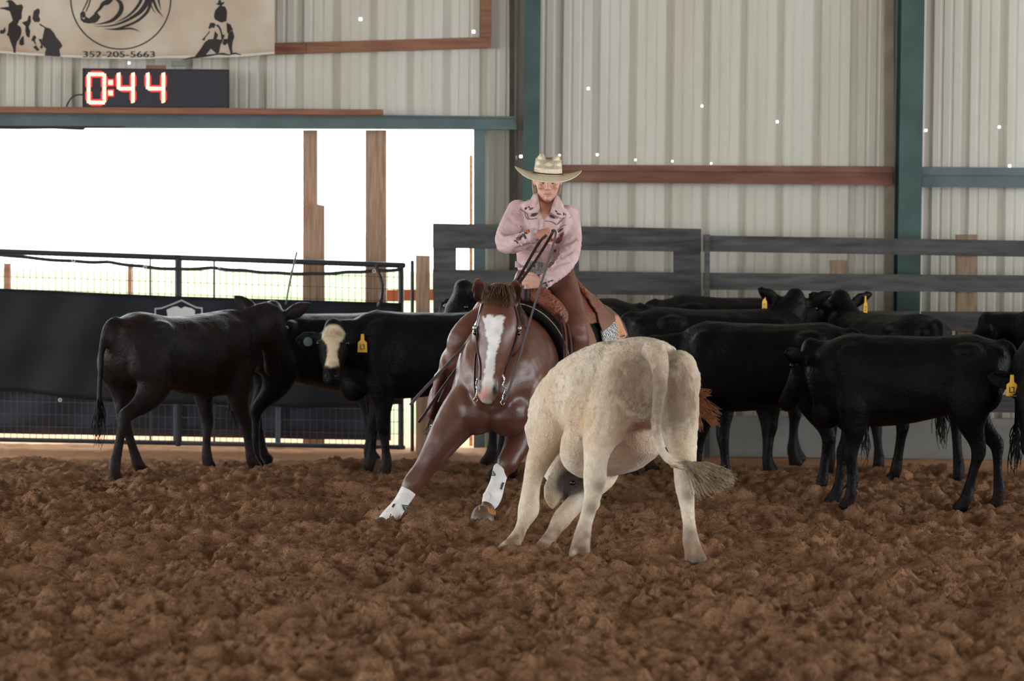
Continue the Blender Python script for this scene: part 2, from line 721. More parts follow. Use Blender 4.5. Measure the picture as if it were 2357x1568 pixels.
def sheet(x0, x1, z0, z1, name='wall_panel'):
    """one ribbed sheet, three ribs wide; ribs step back from the room"""
    prof = []
    n = int(round((x1 - x0) / PER))
    for k in range(n):
        b = x0 + k * PER
        for dx, dy in ((0.0, 0.0), (0.018, 0.034), (0.060, 0.034), (0.078, 0.0), (0.125, 0.0), (0.131, 0.006), (0.147, 0.006), (0.153, 0.0),
                       (0.204, 0.0), (0.210, 0.006), (0.226, 0.006), (0.232, 0.0)):
            prof.append((b + dx, dy))
    prof.append((x0 + n * PER, 0.0))
    zs = [z0, z1]
    hs = [(p, s) for p, s in HOLES if x0 <= p.x < x1 and z0 < p.z < z1]
    xs = sorted(prof)

    def depth(x):
        for (a, da), (b, db) in zip(xs[:-1], xs[1:]):
            if a <= x <= b:
                return da + (db - da) * (x - a) / max(1e-9, b - a)
        return 0.0
    pts = dict(xs)
    for p, s in hs:
        for x in (p.x - s, p.x + s):
            pts[x] = depth(x)
        zs += [p.z - s, p.z + s]
    px = sorted(pts.items())
    zs = sorted(zs)
    bm = bmesh.new()
    grid = [[bm.verts.new((x, WALL_D + dy, z)) for x, dy in px] for z in zs]
    for i in range(len(zs) - 1):
        for j in range(len(px) - 1):
            cx, cz = (px[j][0] + px[j + 1][0]) / 2, (zs[i] + zs[i + 1]) / 2
            if any(abs(cx - p.x) < s and abs(cz - p.z) < s for p, s in hs):
                continue
            bm.faces.new((grid[i][j], grid[i][j + 1], grid[i + 1][j + 1], grid[i + 1][j]))
    me = bpy.data.meshes.new(name)
    bm.to_mesh(me)
    bm.free()
    return link_mesh(name, me, M_SHEET, wall)


OPEN_X1 = P(1100, 500, WALL_D).x
OPEN_Z = P(1090, 292, WALL_D).z
x = OPEN_X1
while x < 12:
    sheet(x, x + 3 * PER, -0.04, 6.3)
    x += 3 * PER
x = OPEN_X1
while x > -7.0:
    sheet(x - 3 * PER, x, OPEN_Z, 6.3)
    x -= 3 * PER
OPEN_X0 = x
while x > -12:
    sheet(x - 3 * PER, x, -0.04, 6.3)
    x -= 3 * PER

# ---- steel columns, beams, rails
M_GREEN = mat('green_steel', srgb(58, 82, 78), 0.5, 0.5, var=0.25, vscale=4, bump=0.1, bscale=30)
M_GREEN2 = mat('green_steel_pale', srgb(92, 108, 108), 0.5, 0.5, var=0.2, vscale=4)
M_RUST = mat('rusty_steel', srgb(104, 66, 54), 0.7, 0.3, var=0.3, vscale=5, color2=srgb(134, 92, 76), stretch=(0.5, 1, 3))
M_WOOD = mat('raw_wood', srgb(148, 116, 92), 0.8, 0.2, var=0.2, vscale=6, color2=srgb(184, 152, 128), stretch=(8, 3, 0.6), bump=0.15, bscale=30)
M_WOODH = mat('raw_wood_long', srgb(146, 100, 68), 0.8, 0.2, var=0.2, vscale=6, color2=srgb(178, 130, 94), stretch=(0.6, 3, 8), bump=0.15, bscale=30)
M_WOODR = mat('red_wood', srgb(126, 86, 68), 0.8, 0.2, var=0.2, vscale=6, color2=srgb(152, 108, 84), stretch=(0.6, 3, 8))
M_BLACKB = mat('black_boards', srgb(58, 57, 56), 0.75, 0.3, var=0.25, vscale=5, color2=srgb(88, 87, 85), stretch=(0.7, 2, 5), bump=0.12, bscale=30)
M_BLACKP = mat('black_paint', srgb(24, 26, 30), 0.5, 0.4, var=0.2, vscale=10)


def column(x0, x1, d, label, ztop=6.25):
    a, b = P(x0, 500, d), P(x1, 500, d)
    w = b.x - a.x
    t = thing('steel_column', ((a.x + b.x) / 2, d, -0.05), label, 'column')
    cx = (a.x + b.x) / 2
    bm = bmesh.new()
    box(bm, (cx, d + 0.006, ztop / 2), (w, 0.012, ztop + 0.1))
    obj('front_flange', bm, M_GREEN, t)
    bm = bmesh.new()
    box(bm, (cx, d + 0.112, ztop / 2), (0.010, 0.20, ztop + 0.1))
    obj('web', bm, M_GREEN, t)
    bm = bmesh.new()
    box(bm, (cx, d + 0.218, ztop / 2), (w, 0.012, ztop + 0.1))
    obj('back_flange', bm, M_GREEN, t)
    return t


column(1203, 1240, 21.75, 'dark green steel column rising behind the rider')
column(2068, 2121, 21.75, 'wide green steel column behind the right-hand cattle')


def px_board(name, corners, d, t, material, parent=None):
    bm = bmesh.new()
    quad_px(bm, corners, d, t)
    return obj(name, bm, material, parent)


def girt(name, L, R, d, yl0, yl1, yr0, yr1, material, label, lipf=0.33):
    """C-section rail: face, upper lip that overhangs towards the room"""
    t = thing(name, P((L + R) / 2, yl1, d), label, 'steel rail')
    ym = lambda f: (yl0 + (yl1 - yl0) * f, yr0 + (yr1 - yr0) * f)
    a, b = ym(lipf)
    px_board('face', [(L, a), (R, b), (R, yr1), (L, yl1)], d, 0.012, material, t)
    px_board('upper_lip', [(L, yl0), (R, yr0), (R, b), (L, a)], d - 0.03, 0.10, material, t)
    px_board('lower_lip', [(L, yl1 - 4), (R, yr1 - 4), (R, yr1), (L, yl1)], d - 0.02, 0.07, material, t)


girt('steel_girt', 1242, 2054, 21.86, 379, 419, 383, 426, M_RUST, 'rust-brown horizontal steel rail on the wall behind the rider')
girt('steel_girt', 2123, 3300, 21.86, 384, 430, 395, 441, M_GREEN2, 'grey-green horizontal steel rail at the right edge', 0.4)

hb = thing('steel_header', P(500, 296, 21.86), 'weathered blue-green steel beam over the open side', 'steel beam')
px_board('face', [(-260, 255), (1186, 271), (1190, 296), (-260, 291)], 21.84, 0.012, M_GREEN2, hb)
px_board('upper_lip', [(-260, 252), (1186, 268), (1186, 272), (-260, 256)], 21.80, 0.12, M_GREEN2, hb)
px_board('lower_lip', [(-260, 288), (1190, 293), (1190, 298), (-260, 293)], 21.80, 0.12, M_GREEN2, hb)
px_board('torn_edge', [(-260, 288), (290, 291), (284, 294), (197, 294), (192, 300), (120, 297), (40, 298), (-260, 294)], 21.79, 0.006, M_BLACKP, hb)
o = px_board('steel_jamb', [(1090, 298), (1116, 298), (1116, 1040), (1090, 1040)], 21.84, 0.12, M_GREEN2)
tag(o, 'narrow blue-green steel jamb beside the open side', 'door jamb')
o = px_board('trim_1', [(2036, -60), (2057, -60), (2057, 1030), (2036, 1030)], 21.93, 0.05, mat('tan_trim', srgb(150, 136, 114), 0.7, var=0.2))
tag(o, 'dirty tan vertical trim beside the wide green column', None, None, 'structure')
o = px_board('trim_2', [(1172, -60), (1184, -60), (1184, 1030), (1172, 1030)], 21.93, 0.05, mat('dark_trim', srgb(82, 76, 64), 0.7, var=0.3))  # thin dark strip in front of the wall sheets
tag(o, 'dark vertical trim beside the dark green column', None, None, 'structure')

# wooden posts in the open side
o = px_board('wooden_post', [(697, 299), (730, 299), (730, 1032), (697, 1032)], 22.0, 0.09, M_WOOD)
tag(o, 'raw wooden post in the open side, left of the wide one', 'wooden post')
o = px_board('wooden_post', [(841, 299), (889, 299), (889, 1034), (841, 1034)], 22.0, 0.09, M_WOOD)
tag(o, 'wide raw wooden post in the open side', 'wooden post')
o = px_board('wooden_board', [(704, 466), (747, 473), (747, 1032), (704, 1032)], 21.90, 0.04, M_WOOD)
tag(o, 'short upright board nailed over the left wooden post', 'board')
o = px_board('wooden_batten', [(1080, 357), (1088, 357), (1088, 1032), (1080, 1032)], 22.35, 0.04, M_WOODH)
tag(o, 'thin orange-brown batten standing outside the opening', 'batten')
o = px_board('wooden_plank', [(862, 668), (1100, 664), (1100, 690), (862, 694)], 22.39, 0.05, mat('orange_wood', srgb(170, 96, 60), 0.8, var=0.15, stretch=(0.6, 3, 8)))
tag(o, 'orange-brown plank lying level outside the wire panel', 'plank')

for (xa, xb, lab) in ((10, 24, 'rusty fence post outside, at the far left'), (295, 304, 'slim rusty fence post outside, left of the tarp emblem')):
    bm = bmesh.new()
    a_, b_ = P(xa, 606, 26.0), P(xb, 606, 26.0)
    box(bm, ((a_.x + b_.x) / 2, 26.0, a_.z / 2 - 0.03), (b_.x - a_.x, 0.06, a_.z + 0.06))
    o = obj('fence_post', bm, M_RUST)
    tag(o, lab, 'fence post')

# wood frame above the opening
wf = thing('timber_surround', P(880, 112, 21.93), 'reddish wooden frame fixed to the wall right of the banner', 'wooden frame')
px_board('bottom_board', [(560, 101), (704, 97), (704, 123), (560, 128)], 21.93, 0.04, M_WOODR, wf)
px_board('bottom_board', [(705, 97), (1130, 85), (1130, 110), (705, 123)], 21.935, 0.04, M_WOODR, wf)
px_board('upright_board', [(1106, -70), (1131, -70), (1131, 84), (1106, 85.5)], 21.93, 0.04, M_WOODR, wf)
o = px_board('wooden_ledge', [(-260, 243), (880, 252), (880, 264), (-260, 257)], 21.60, 0.19, M_WOODR)
tag(o, 'long thin wooden ledge under the timer', 'ledge')

# ---- digital timer
TD = 21.66
tm = thing('digital_timer', P(358, 246, TD), 'black digital timer showing red 0:44 on the ledge', 'timer')
bm = bmesh.new()
quad_px(bm, [(192, 159), (525, 162), (525, 246), (192, 244)], TD, 0.08)
obj('case', bm, mat('timer_case', srgb(26, 22, 34), 0.35, 0.5), tm)
bm = bmesh.new()
for c in ([(190, 157), (527, 160), (527, 163), (190, 160)], [(190, 244), (527, 245), (527, 248), (190, 247)],
          [(190, 157), (193, 157), (193, 247), (190, 247)], [(524, 160), (527, 160), (527, 248), (524, 248)]):
    quad_px(bm, c, TD - 0.008, 0.02)
obj('bezel', bm, mat('timer_bezel', srgb(18, 16, 22), 0.4), tm)
M_LED = mat('led_red', (0.5, 0.01, 0.01), 0.4, emit=(1.0, 0.02, 0.03), estr=0.9)
M_LEDH = mat('led_hot', (0.9, 0.3, 0.2), 0.4, emit=(1.0, 0.55, 0.30), estr=1.25)


def seg_px(a, b, w):
    """hexagonal LED bar between two pixel points"""
    a, b = Vector(a), Vector(b)
    d = (b - a).normalized()
    n = Vector((-d.y, d.x)) * w / 2
    k = d * w * 0.45
    return [a, a + k + n, b - k + n, b, b - k - n, a + k - n]


def digit(x0, x1, y0, y1, segs):
    ym = y0 + (y1 - y0) * 0.53
    A = {'a': ((x0, y0), (x1, y0)), 'g': ((x0, ym), (x1, ym)), 'd': ((x0, y1), (x1, y1)), 'f': ((x0, y0), (x0, ym)),
         'b': ((x1, y0), (x1, ym)), 'e': ((x0, ym), (x0, y1)), 'c': ((x1, ym), (x1, y1))}
    for s in segs:
        a, b = A[s]
        bm = bmesh.new()
        quad_px(bm, [tuple(q) for q in seg_px(a, b, 15)], TD - 0.004, 0.004)
        so = obj('segment', bm, M_LED, tm)
        bm = bmesh.new()
        av, bv = Vector(a), Vector(b)
        L = (bv - av).length
        n = max(3, int(L / 3.6))
        dd = (bv - av).normalized()
        nn = Vector((-dd.y, dd.x))
        for i in range(n + 1):
            c = av + dd * (L * (0.04 + 0.92 * i / n))
            for k in (-2.5, 0, 2.5):
                q = c + nn * k + dd * (k * 0.35)
                ball(bm, P(q.x, q.y, TD - 0.006), 0.0060, seg=6)
        obj('led_row', bm, M_LEDH, so)


digit(204, 240, 171, 236, 'abcdef')
digit(273, 306, 168, 236, 'fbgc')
digit(340, 376, 168, 236, 'fbgc')
for cy in (190, 214):
    bm = bmesh.new()
    quad_px(bm, [(247, cy - 8), (262, cy - 8), (262, cy + 8), (247, cy + 8)], TD - 0.004, 0.004)
    so = obj('colon_dot', bm, M_LED, tm)
    bm = bmesh.new()
    for i in (-1, 0, 1):
        for j in (-1, 0, 1):
            ball(bm, P(254.5 + i * 3.4, cy + j * 3.4, TD - 0.006), 0.0072, seg=6)
    obj('led_row', bm, M_LEDH, so)
bm = bmesh.new()
wire(bm, [P(192, 218, TD + .03), P(176, 219, TD + .05), P(164, 226, TD + .06), P(155, 240, TD + .07), P(152, 252, TD + .09)], 0.006)
obj('power_cable', bm, M_BLACKP, tm)
o = px_board('wood_block', [(336, 150), (380, 150), (380, 160), (336, 159)], 21.70, 0.06, M_WOODR)
tag(o, 'small reddish wood block above the timer', 'wood block')
o = px_board('junction_box', [(394, 140), (426, 140), (426, 152), (394, 152)], 21.94, 0.06, mat('grey_plastic', srgb(150, 146, 136), 0.5))
tag(o, 'small grey junction box above the timer', 'junction box')

# ---- banner
BD = 21.74
bn = thing('banner', P(300, 130, BD), 'beige vinyl banner with horse logo, riders and phone number', 'banner')


def banner_y(x):
    k = [(-200, 114), (0, 122), (130, 131), (280, 135.5), (420, 133.5), (540, 131), (632, 124)]
    return float(np.interp(x, [a for a, b in k], [b for a, b in k]))


def banner_p(x, y, off=0.0):
    w = 0.010 * math.sin(x * 0.021 + y * 0.006) + 0.006 * math.sin(x * 0.05 - y * 0.03) + 0.014 * math.sin(y * 0.03 + 1)
    return P(x, y, BD + w - off)


bm = bmesh.new()
NXB, NYB = 48, 14
gr = []
for j in range(NYB + 1):
    row = []
    for i in range(NXB + 1):
        xx = -200 + (632 + 200) * i / NXB
        yb = banner_y(xx)
        row.append(bm.verts.new(banner_p(xx, -150 + (yb + 150) * j / NYB)))
    gr.append(row)
for j in range(NYB):
    for i in range(NXB):
        bm.faces.new((gr[j][i], gr[j][i + 1], gr[j + 1][i + 1], gr[j + 1][i]))
bo = obj('vinyl_sheet', bm, mat('banner_vinyl', srgb(178, 156, 134), 0.55, 0.3, var=0.15, vscale=2.2, color2=srgb(206, 192, 172)), bn, True)
md = bo.modifiers.new('thick', 'SOLIDIFY')
md.thickness = 0.004
bm = bmesh.new()
prev = None
for i in range(NXB + 1):
    xx = -200 + (632 + 200) * i / NXB
    yb = banner_y(xx)
    cur = [bm.verts.new(banner_p(xx, yb - 5, 0.004)), bm.verts.new(banner_p(xx, yb + 0.5, 0.004))]
    if prev:
        bm.faces.new((prev[0], cur[0], cur[1], prev[1]))
    prev = cur
obj('hem', bm, mat('banner_hem', srgb(206, 198, 182), 0.55), bn)
M_PRINT = mat('banner_print', srgb(40, 34, 32), 0.6)


def print_poly(name, poly, off=0.006, material=M_PRINT):
    q = bmesh.new()
    vs = [q.verts.new((x, y, 0)) for x, y in poly]
    f = q.faces.new(vs)
    bmesh.ops.triangulate(q, faces=[f])
    for v in q.verts:
        v.co = banner_p(v.co.x, v.co.y, off)
    return obj(name, q, material, bn)


def print_stroke(bm, pts, off=0.006):
    """pts: (x, y, width)"""
    Q = catmull(pts, 6)
    prev = None
    for i in range(len(Q)):
        a, b = Q[max(0, i - 1)], Q[min(len(Q) - 1, i + 1)]
        d = np.array([b[0] - a[0], b[1] - a[1]])
        d = d / (np.hypot(*d) + 1e-9)
        w = max(0.3, Q[i][2]) / 2
        cur = [bm.verts.new(banner_p(Q[i][0] - d[1] * w, Q[i][1] + d[0] * w, off)),
               bm.verts.new(banner_p(Q[i][0] + d[1] * w, Q[i][1] - d[0] * w, off))]
        if prev:
            bm.faces.new((prev[0], cur[0], cur[1], prev[1]))
        prev = cur


bm = bmesh.new()
print_stroke(bm, [(278 + 115 * math.cos(a), -2 + 115 * math.sin(a), 3.0) for a in np.linspace(0, 2 * math.pi, 41)])
obj('logo_ring', bm, M_PRINT, bn)
Z5 = lambda x, y: (150 + x / 8.73, y / 8.73)
bm = bmesh.new()
for st in ([(350, 220, 22), (430, 60, 26), (480, -60, 26), (560, -300, 22), (640, -520, 14)],
           [(415, 235, 22), (480, 90, 26), (515, -40, 26), (600, -260, 10)],
           [(590, 280, 40), (700, 170, 60), (760, 80, 80), (850, 40, 110), (920, -20, 90), (960, -120, 30)],
           [(880, -300, 10), (1000, -60, 40), (1120, 80, 80), (1110, 240, 90), (960, 400, 70), (750, 470, 30), (560, 492, 5)],
           [(1560, -300, 40), (1540, -40, 60), (1430, 160, 56), (1250, 330, 36), (1000, 462, 5)],
           [(1700, -300, 60), (1665, -20, 100), (1550, 190, 92), (1380, 330, 66), (1150, 450, 44), (900, 520, 26), (580, 532, 5)],
           [(1760, -100, 60), (1710, 80, 62), (1640, 250, 60), (1450, 420, 52), (1200, 530, 44), (1000, 580, 26), (780, 582, 5)],
           [(780, 582, 5), (1050, 590, 34), (1300, 572, 36), (1420, 600, 20), (1520, 642, 3)],
           [(1720, -200, 60), (1770, -10, 56), (1850, 190, 40), (1980, 355, 3)], [(1850, -200, 40), (1875, 0, 40), (1925, 210, 3)],
           [(1720, 90, 26), (1765, 190, 20), (1825, 275, 3)]):
    print_stroke(bm, [(*Z5(x, y), w / 8.73) for x, y, w in st])
obj('logo_horse_lines', bm, M_PRINT, bn)
print_poly('logo_muzzle', [Z5(*q) for q in ((300, 270), (340, 225), (400, 240), (415, 330), (480, 370), (560, 300), (620, 250), (660, 270), (690, 320),
           (715, 320), (700, 360), (650, 430), (620, 385), (560, 420), (600, 462), (480, 475), (370, 455), (310, 400))], 0.0065)
print_poly('logo_nostril', [Z5(*q) for q in ((335, 330), (360, 365), (400, 340), (395, 380), (350, 385))], 0.0075, mat('banner_light', srgb(178, 156, 134), 0.6))
Z6 = lambda x, y: (420 + x / 10.71, y / 10.71)
Z4 = lambda x, y: (x / 11.2, y / 11.2)
ART6 = [((930, 130), (1060, 170), (1100, 280), (1085, 520), (960, 560), (950, 530), (1060, 470), (1070, 330), (1020, 230), (930, 290), (1000, 310),
         (1010, 400), (890, 490), (860, 410), (800, 480), (775, 400), (800, 270), (880, 170)),
        ((815, 100), (870, 80), (890, 10), (920, -20), (950, 20), (960, 60), (1045, 45), (1010, 100), (960, 140), (900, 130)),
        ((680, 560), (720, 590), (780, 560), (820, 610), (780, 690), (720, 680), (660, 720), (640, 690), (670, 600)),
        ((660, 770), (590, 860), (470, 985), (545, 1000), (570, 920), (680, 790)),
        ((820, 620), (880, 600), (950, 700), (990, 850), (1045, 860), (1020, 940), (960, 1010), (950, 850), (900, 700)),
        ((1130, 830), (1230, 740), (1280, 900), (1230, 1060), (1220, 1200), (1240, 1330), (1190, 1330), (1140, 1170), (1110, 1060), (1050, 1120),
         (990, 1090), (1010, 960), (1060, 1060), (1110, 960)),
        ((640, 970), (760, 960), (800, 760), (880, 860), (840, 960), (900, 1060), (960, 980), (1000, 1000), (940, 1100), (905, 1290), (845, 1330),
         (870, 1200), (840, 1110), (700, 1200), (560, 1370), (450, 1420), (560, 1260), (690, 1090), (600, 1090), (480, 1240), (370, 1390),
         (300, 1400), (430, 1230), (550, 1040)),
        ((1085, 560), (1180, 600), (1250, 740), (1210, 740), (1160, 640), (1110, 640), (1130, 830), (1100, 800)),
        ((0, 1460), (240, 1400), (450, 1410), (850, 1320), (1000, 1300), (1150, 1340), (1300, 1290), (1450, 1350), (1430, 1365), (1300, 1330),
         (1150, 1370), (900, 1350), (600, 1400), (300, 1440), (0, 1482))]
ART4 = [((0, 200), (230, 170), (210, 60), (140, 50), (220, 0), (300, 0), (370, 60), (330, 90), (430, 130), (560, 110), (600, 180), (560, 330),
         (560, 480), (500, 520), (450, 640), (530, 690), (560, 800), (540, 900), (500, 1000), (470, 960), (440, 1070), (410, 1200), (400, 1370),
         (345, 1360), (340, 1260), (270, 1080), (230, 950), (170, 900), (210, 800), (220, 620), (330, 530), (290, 400), (250, 290), (100, 240), (0, 230)),
        ((580, 930), (615, 940), (620, 1150), (560, 1180), (490, 1140), (500, 1050), (540, 1110), (590, 1090)),
        ((870, 280), (980, 210), (1030, 260), (1020, 340), (1000, 420), (1040, 500), (1010, 570), (890, 570), (830, 480), (850, 390)),
        ((1020, 600), (1180, 700), (1300, 740), (1400, 860), (1440, 950), (1560, 1090), (1610, 1190), (1480, 1100), (1530, 1280), (1560, 1460),
         (1500, 1460), (1450, 1250), (1400, 1120), (1320, 1090), (1240, 1150), (1270, 1290), (1210, 1440), (1150, 1440), (1170, 1320), (1190, 1260),
         (1120, 1200), (1090, 1150), (1090, 1000), (1180, 900), (1220, 860), (1150, 720), (1020, 650)),
        ((800, 1040), (870, 900), (940, 950), (900, 1050), (940, 1180), (1020, 1290), (960, 1320), (850, 1210), (930, 1170), (920, 1080), (850, 1060)),
        ((560, 580), (700, 530), (740, 400), (790, 400), (800, 560), (740, 700), (780, 800), (760, 980), (680, 930), (650, 800), (660, 680)),
        ((0, 780), (80, 770), (130, 690), (150, 800), (100, 870), (0, 870)),
        ((990, 1000), (1080, 1010), (1090, 1160), (1110, 1220), (1060, 1270), (1030, 1210), (1060, 1150))]
for art in ART6:
    print_poly('rider_silhouette', [Z6(*q) for q in art])
for art in ART4:
    print_poly('rider_silhouette', [Z4(*q) for q in art])


def text_mesh(s, size):
    cu = bpy.data.curves.new('t', 'FONT')
    cu.body = s
    cu.size = size
    cu.resolution_u = 3
    o = bpy.data.objects.new('t', cu)
    COL.objects.link(o)
    dg = bpy.context.evaluated_depsgraph_get()
    dg.update()
    me = bpy.data.meshes.new_from_object(o.evaluated_get(dg))
    bpy.data.objects.remove(o)
    bpy.data.curves.remove(cu)
    return me


def print_text(name, s, x0, x1, ybase, h, parent, mapper, material):
    """lettering stretched between two pixel columns"""
    me = text_mesh(s, 1.0)
    co = get_co(me)
    lo, hi = co.min(0), co.max(0)
    out = []
    for c in co:
        u = (c[0] - lo[0]) / (hi[0] - lo[0])
        out.append(mapper(x0 + (x1 - x0) * u, ybase - h * (c[1] - lo[1]) / (hi[1] - lo[1])))
    set_co(me, np.array([tuple(q) for q in out]))
    return link_mesh(name, me, material, parent)


for k in range(2):
    print_text('phone_number', '352-205-5663', 191 + k * 0.8, 356 + k * 0.8, 132, 14, bn, lambda x, y: banner_p(x, y, 0.007), M_PRINT)

# ---- wire mesh panels with black tarp
FD = 21.5
M_PIPE = mat('dark_pipe', srgb(38, 40, 44), 0.5, 0.5, var=0.2)
M_WIRE = mat('mesh_wire', srgb(52, 52, 54), 0.6, 0.4)
yt = lambda x: 579 + (x / 900.0) * 31
yb = lambda x: 1014 + (x / 900.0) * 17
ytt = lambda x: float(np.interp(x, [-300, 0, 400, 900, 1000], [657, 664, 682, 697, 700]))


def wire_panel(xa, xb, label):
    t = thing('wire_panel', P((xa + xb) / 2, yb((xa + xb) / 2), FD), label, 'fence panel')
    bm = bmesh.new()
    wire(bm, [P(xa, yt(xa), FD), P(xb, yt(xb), FD)], 0.022, n=8, sub=1)
    obj('top_rail', bm, M_PIPE, t, True)
    bm = bmesh.new()
    wire(bm, [P(xa, yb(xa) - 2, FD), P(xb, yb(xb) - 2, FD)], 0.018, n=8, sub=1)
    obj('bottom_rail', bm, M_PIPE, t, True)
    for x in (xa + 7, xb - 7):
        bm = bmesh.new()
        wire(bm, [P(x, yt(x), FD), P(x, yb(x) + 2, FD)], 0.022, n=8, sub=1)
        obj('upright', bm, M_PIPE, t, True)
    bm = bmesh.new()
    x = xa + 14
    while x < xb - 8:
        bar(bm, P(x, yt(x), FD), P(x, yb(x), FD), 0.0042, 0.0042)
        x += 14.8
    k = 1
    while True:
        f = k * 0.066
        if f > 0.98:
            break
        ya = lambda q: yt(q) + (yb(q) - yt(q)) * f
        bar(bm, P(xa, ya(xa), FD - 0.004), P(xb, ya(xb), FD - 0.004), 0.0042, 0.0042)
        k += 1
    w = obj('wire_mesh', bm, M_WIRE, t)
    w['kind'] = 'stuff'
    return t


wp0 = wire_panel(-330, 416, 'wire mesh fence panel at the left edge behind the walking calf')
wp = wire_panel(404, 930, 'wire mesh fence panel in front of the wooden posts')
for x, r in ((346, 0.008), (493, 0.009)):
    bm = bmesh.new()
    bar(bm, P(x, yt(x), FD + 0.02), P(x, yb(x), FD + 0.02), r * 1.6, r * 1.6)
    obj('brace', bm, M_PIPE, wp if x > 416 else wp0)


def tarp_p(x, y, off=0.0):
    w = 0.012 * math.sin(x * 0.016 + 1) + 0.008 * math.sin(x * 0.043 + y * 0.02) + 0.006 * math.sin(y * 0.045 + x * 0.01)
    return P(x, y, FD - 0.045 + w - off)


tp = thing('tarp', P(300, 920, FD - 0.05), 'black tarp hung across the wire mesh panels', 'tarp')
bm = bmesh.new()
gr = []
NXB, NYB = 70, 18
for j in range(NYB + 1):
    row = []
    for i in range(NXB + 1):
        xx = -320 + (925 + 320) * i / NXB
        a = ytt(xx)
        b = float(np.interp(xx, [-320, 60, 150, 330, 500, 700, 930], [895, 902, 916, 930, 930, 940, 930]))
        row.append(bm.verts.new(tarp_p(xx, a + (b - a) * j / NYB)))
    gr.append(row)
for j in range(NYB):
    for i in range(NXB):
        bm.faces.new((gr[j][i], gr[j][i + 1], gr[j + 1][i + 1], gr[j + 1][i]))
o = obj('tarp_sheet', bm, mat('tarp', srgb(19, 22, 29), 0.6, 0.3, var=0.25, vscale=3, bump=0.2, bscale=12), tp, True)
md = o.modifiers.new('thick', 'SOLIDIFY')
md.thickness = 0.004
# sagging upper hem, tied to the top rail
hem = [(-320, 574), (-60, 578), (60, 592), (170, 601), (250, 603), (330, 613), (400, 619), (490, 616), (560, 622), (640, 628), (720, 630), (800, 626), (868, 622), (925, 620)]
for a in range(0, len(hem) - 1):
    bm = bmesh.new()
    (xa, ya), (xb, ybb) = hem[a], hem[a + 1]
    strap(bm, [P(xa, ya, FD - .03), P((xa + xb) / 2, (ya + ybb) / 2 + 2, FD - .035), P(xb, ybb, FD - .03)], [(0, -1, 0)] * 3, 0.026, 0.004)
    obj('upper_hem', bm, M_BLACKP, tp)
M_SILV = mat('grommet_metal', srgb(190, 190, 186), 0.3, 0.5, 0.8)
for gx, gy in ((169, 600), (334, 615), (505, 614), (138, 921), (315, 933), (861, 624)):
    bm = bmesh.new()
    c = P(gx, gy, FD - 0.05 - 0.02)
    for k in range(12):
        a0, a1 = 2 * math.pi * k / 12, 2 * math.pi * (k + 1) / 12
        bar(bm, c + Vector((math.cos(a0), 0, math.sin(a0))) * 0.011, c + Vector((math.cos(a1), 0, math.sin(a1))) * 0.011, 0.006, 0.004)
    obj('grommet', bm, M_SILV, tp)
# emblem printed on the tarp
M_EMB = mat('emblem_grey', srgb(170, 172, 176), 0.6)
M_EMBW = mat('emblem_white', srgb(212, 212, 210), 0.6)
Z3 = lambda x, y: (340 + x / 6.932, 680 + y / 6.932)


def tarp_stroke(pts, w):
    bm = bmesh.new()
    for a, b in zip(pts[:-1], pts[1:]):
        A, B = Vector(a), Vector(b)
        d = (B - A).normalized()
        n = Vector((-d.y, d.x)) * w / 2
        vs = [bm.verts.new(tarp_p(q.x, q.y, 0.006)) for q in (A + n - d * w * .4, B + n + d * w * .4, B - n + d * w * .4, A - n - d * w * .4)]
        bm.faces.new(vs)
    return bm


obj('emblem_outline', tarp_stroke([Z3(*q) for q in ((120, 420), (120, 215), (220, 205), (370, 150), (540, 80), (700, 160), (780, 195), (865, 205), (865, 430))], 3.4), M_EMB, tp)
q = bmesh.new()
vs = [q.verts.new((*Z3(*c), 0)) for c in ((300, 230), (400, 185), (470, 175), (530, 210), (590, 180), (700, 205), (755, 240), (750, 330), (700, 420), (330, 420))]
bmesh.ops.triangulate(q, faces=[q.faces.new(vs)])
for v in q.verts:
    v.co = tarp_p(v.co.x, v.co.y, 0.006)
obj('emblem_mountain', q, M_EMBW, tp)

# dark sheet behind the lower mesh
bm = bmesh.new()
gr = []
for j in range(5):
    gr.append([bm.verts.new(P(x, 880 + (118 + 0.018 * x) * j / 4, 21.80 + 0.02 * math.sin(x * 0.03 + j))) for x in range(-320, 920, 20)])
for j in range(4):
    for i in range(len(gr[0]) - 1):
        bm.faces.new((gr[j][i], gr[j][i + 1], gr[j + 1][i + 1], gr[j + 1][i]))
o = obj('ground_sheet', bm, mat('navy_sheet', srgb(26, 32, 46), 0.5, var=0.2, vscale=4), None, True)
md = o.modifiers.new('thick', 'SOLIDIFY')
md.thickness = 0.005
tag(o, 'dark navy plastic sheet behind the lower wire mesh', 'plastic sheet')
for px, lab in ((405, 'left'), (640, 'right')):
    bm = bmesh.new()
    bar(bm, P(px, 915, 21.72), P(px, 1026, 21.72), 0.04, 0.04)
    o = obj('steel_post', bm, mat('grey_pipe', srgb(84, 92, 104), 0.5), None)
    tag(o, 'short grey steel post behind the lower wire mesh, %s one' % lab, 'steel post')
# thin bent rod leaning on the panel, black hose hanging at its right end
bm = bmesh.new()
wire(bm, [P(683, 581, 21.40), P(676, 610, 21.41), P(667, 650, 21.42), P(658, 700, 21.43)], 0.008, n=6)
o = obj('metal_rod', bm, mat('rod_grey', srgb(96, 90, 80), 0.6), None, True)
tag(o, 'thin rod leaning against the wire panel', 'rod')
bm = bmesh.new()
wire(bm, [P(866, 612, 21.47), P(877, 640, 21.46), P(881, 662, 21.45), P(878, 690, 21.39), P(872, 705, 21.39)], 0.013, n=8, taper=1.4)
o = obj('rubber_hose', bm, M_BLACKP, None, True)
tag(o, 'black rubber hose end hanging on the wire panel', 'hose')

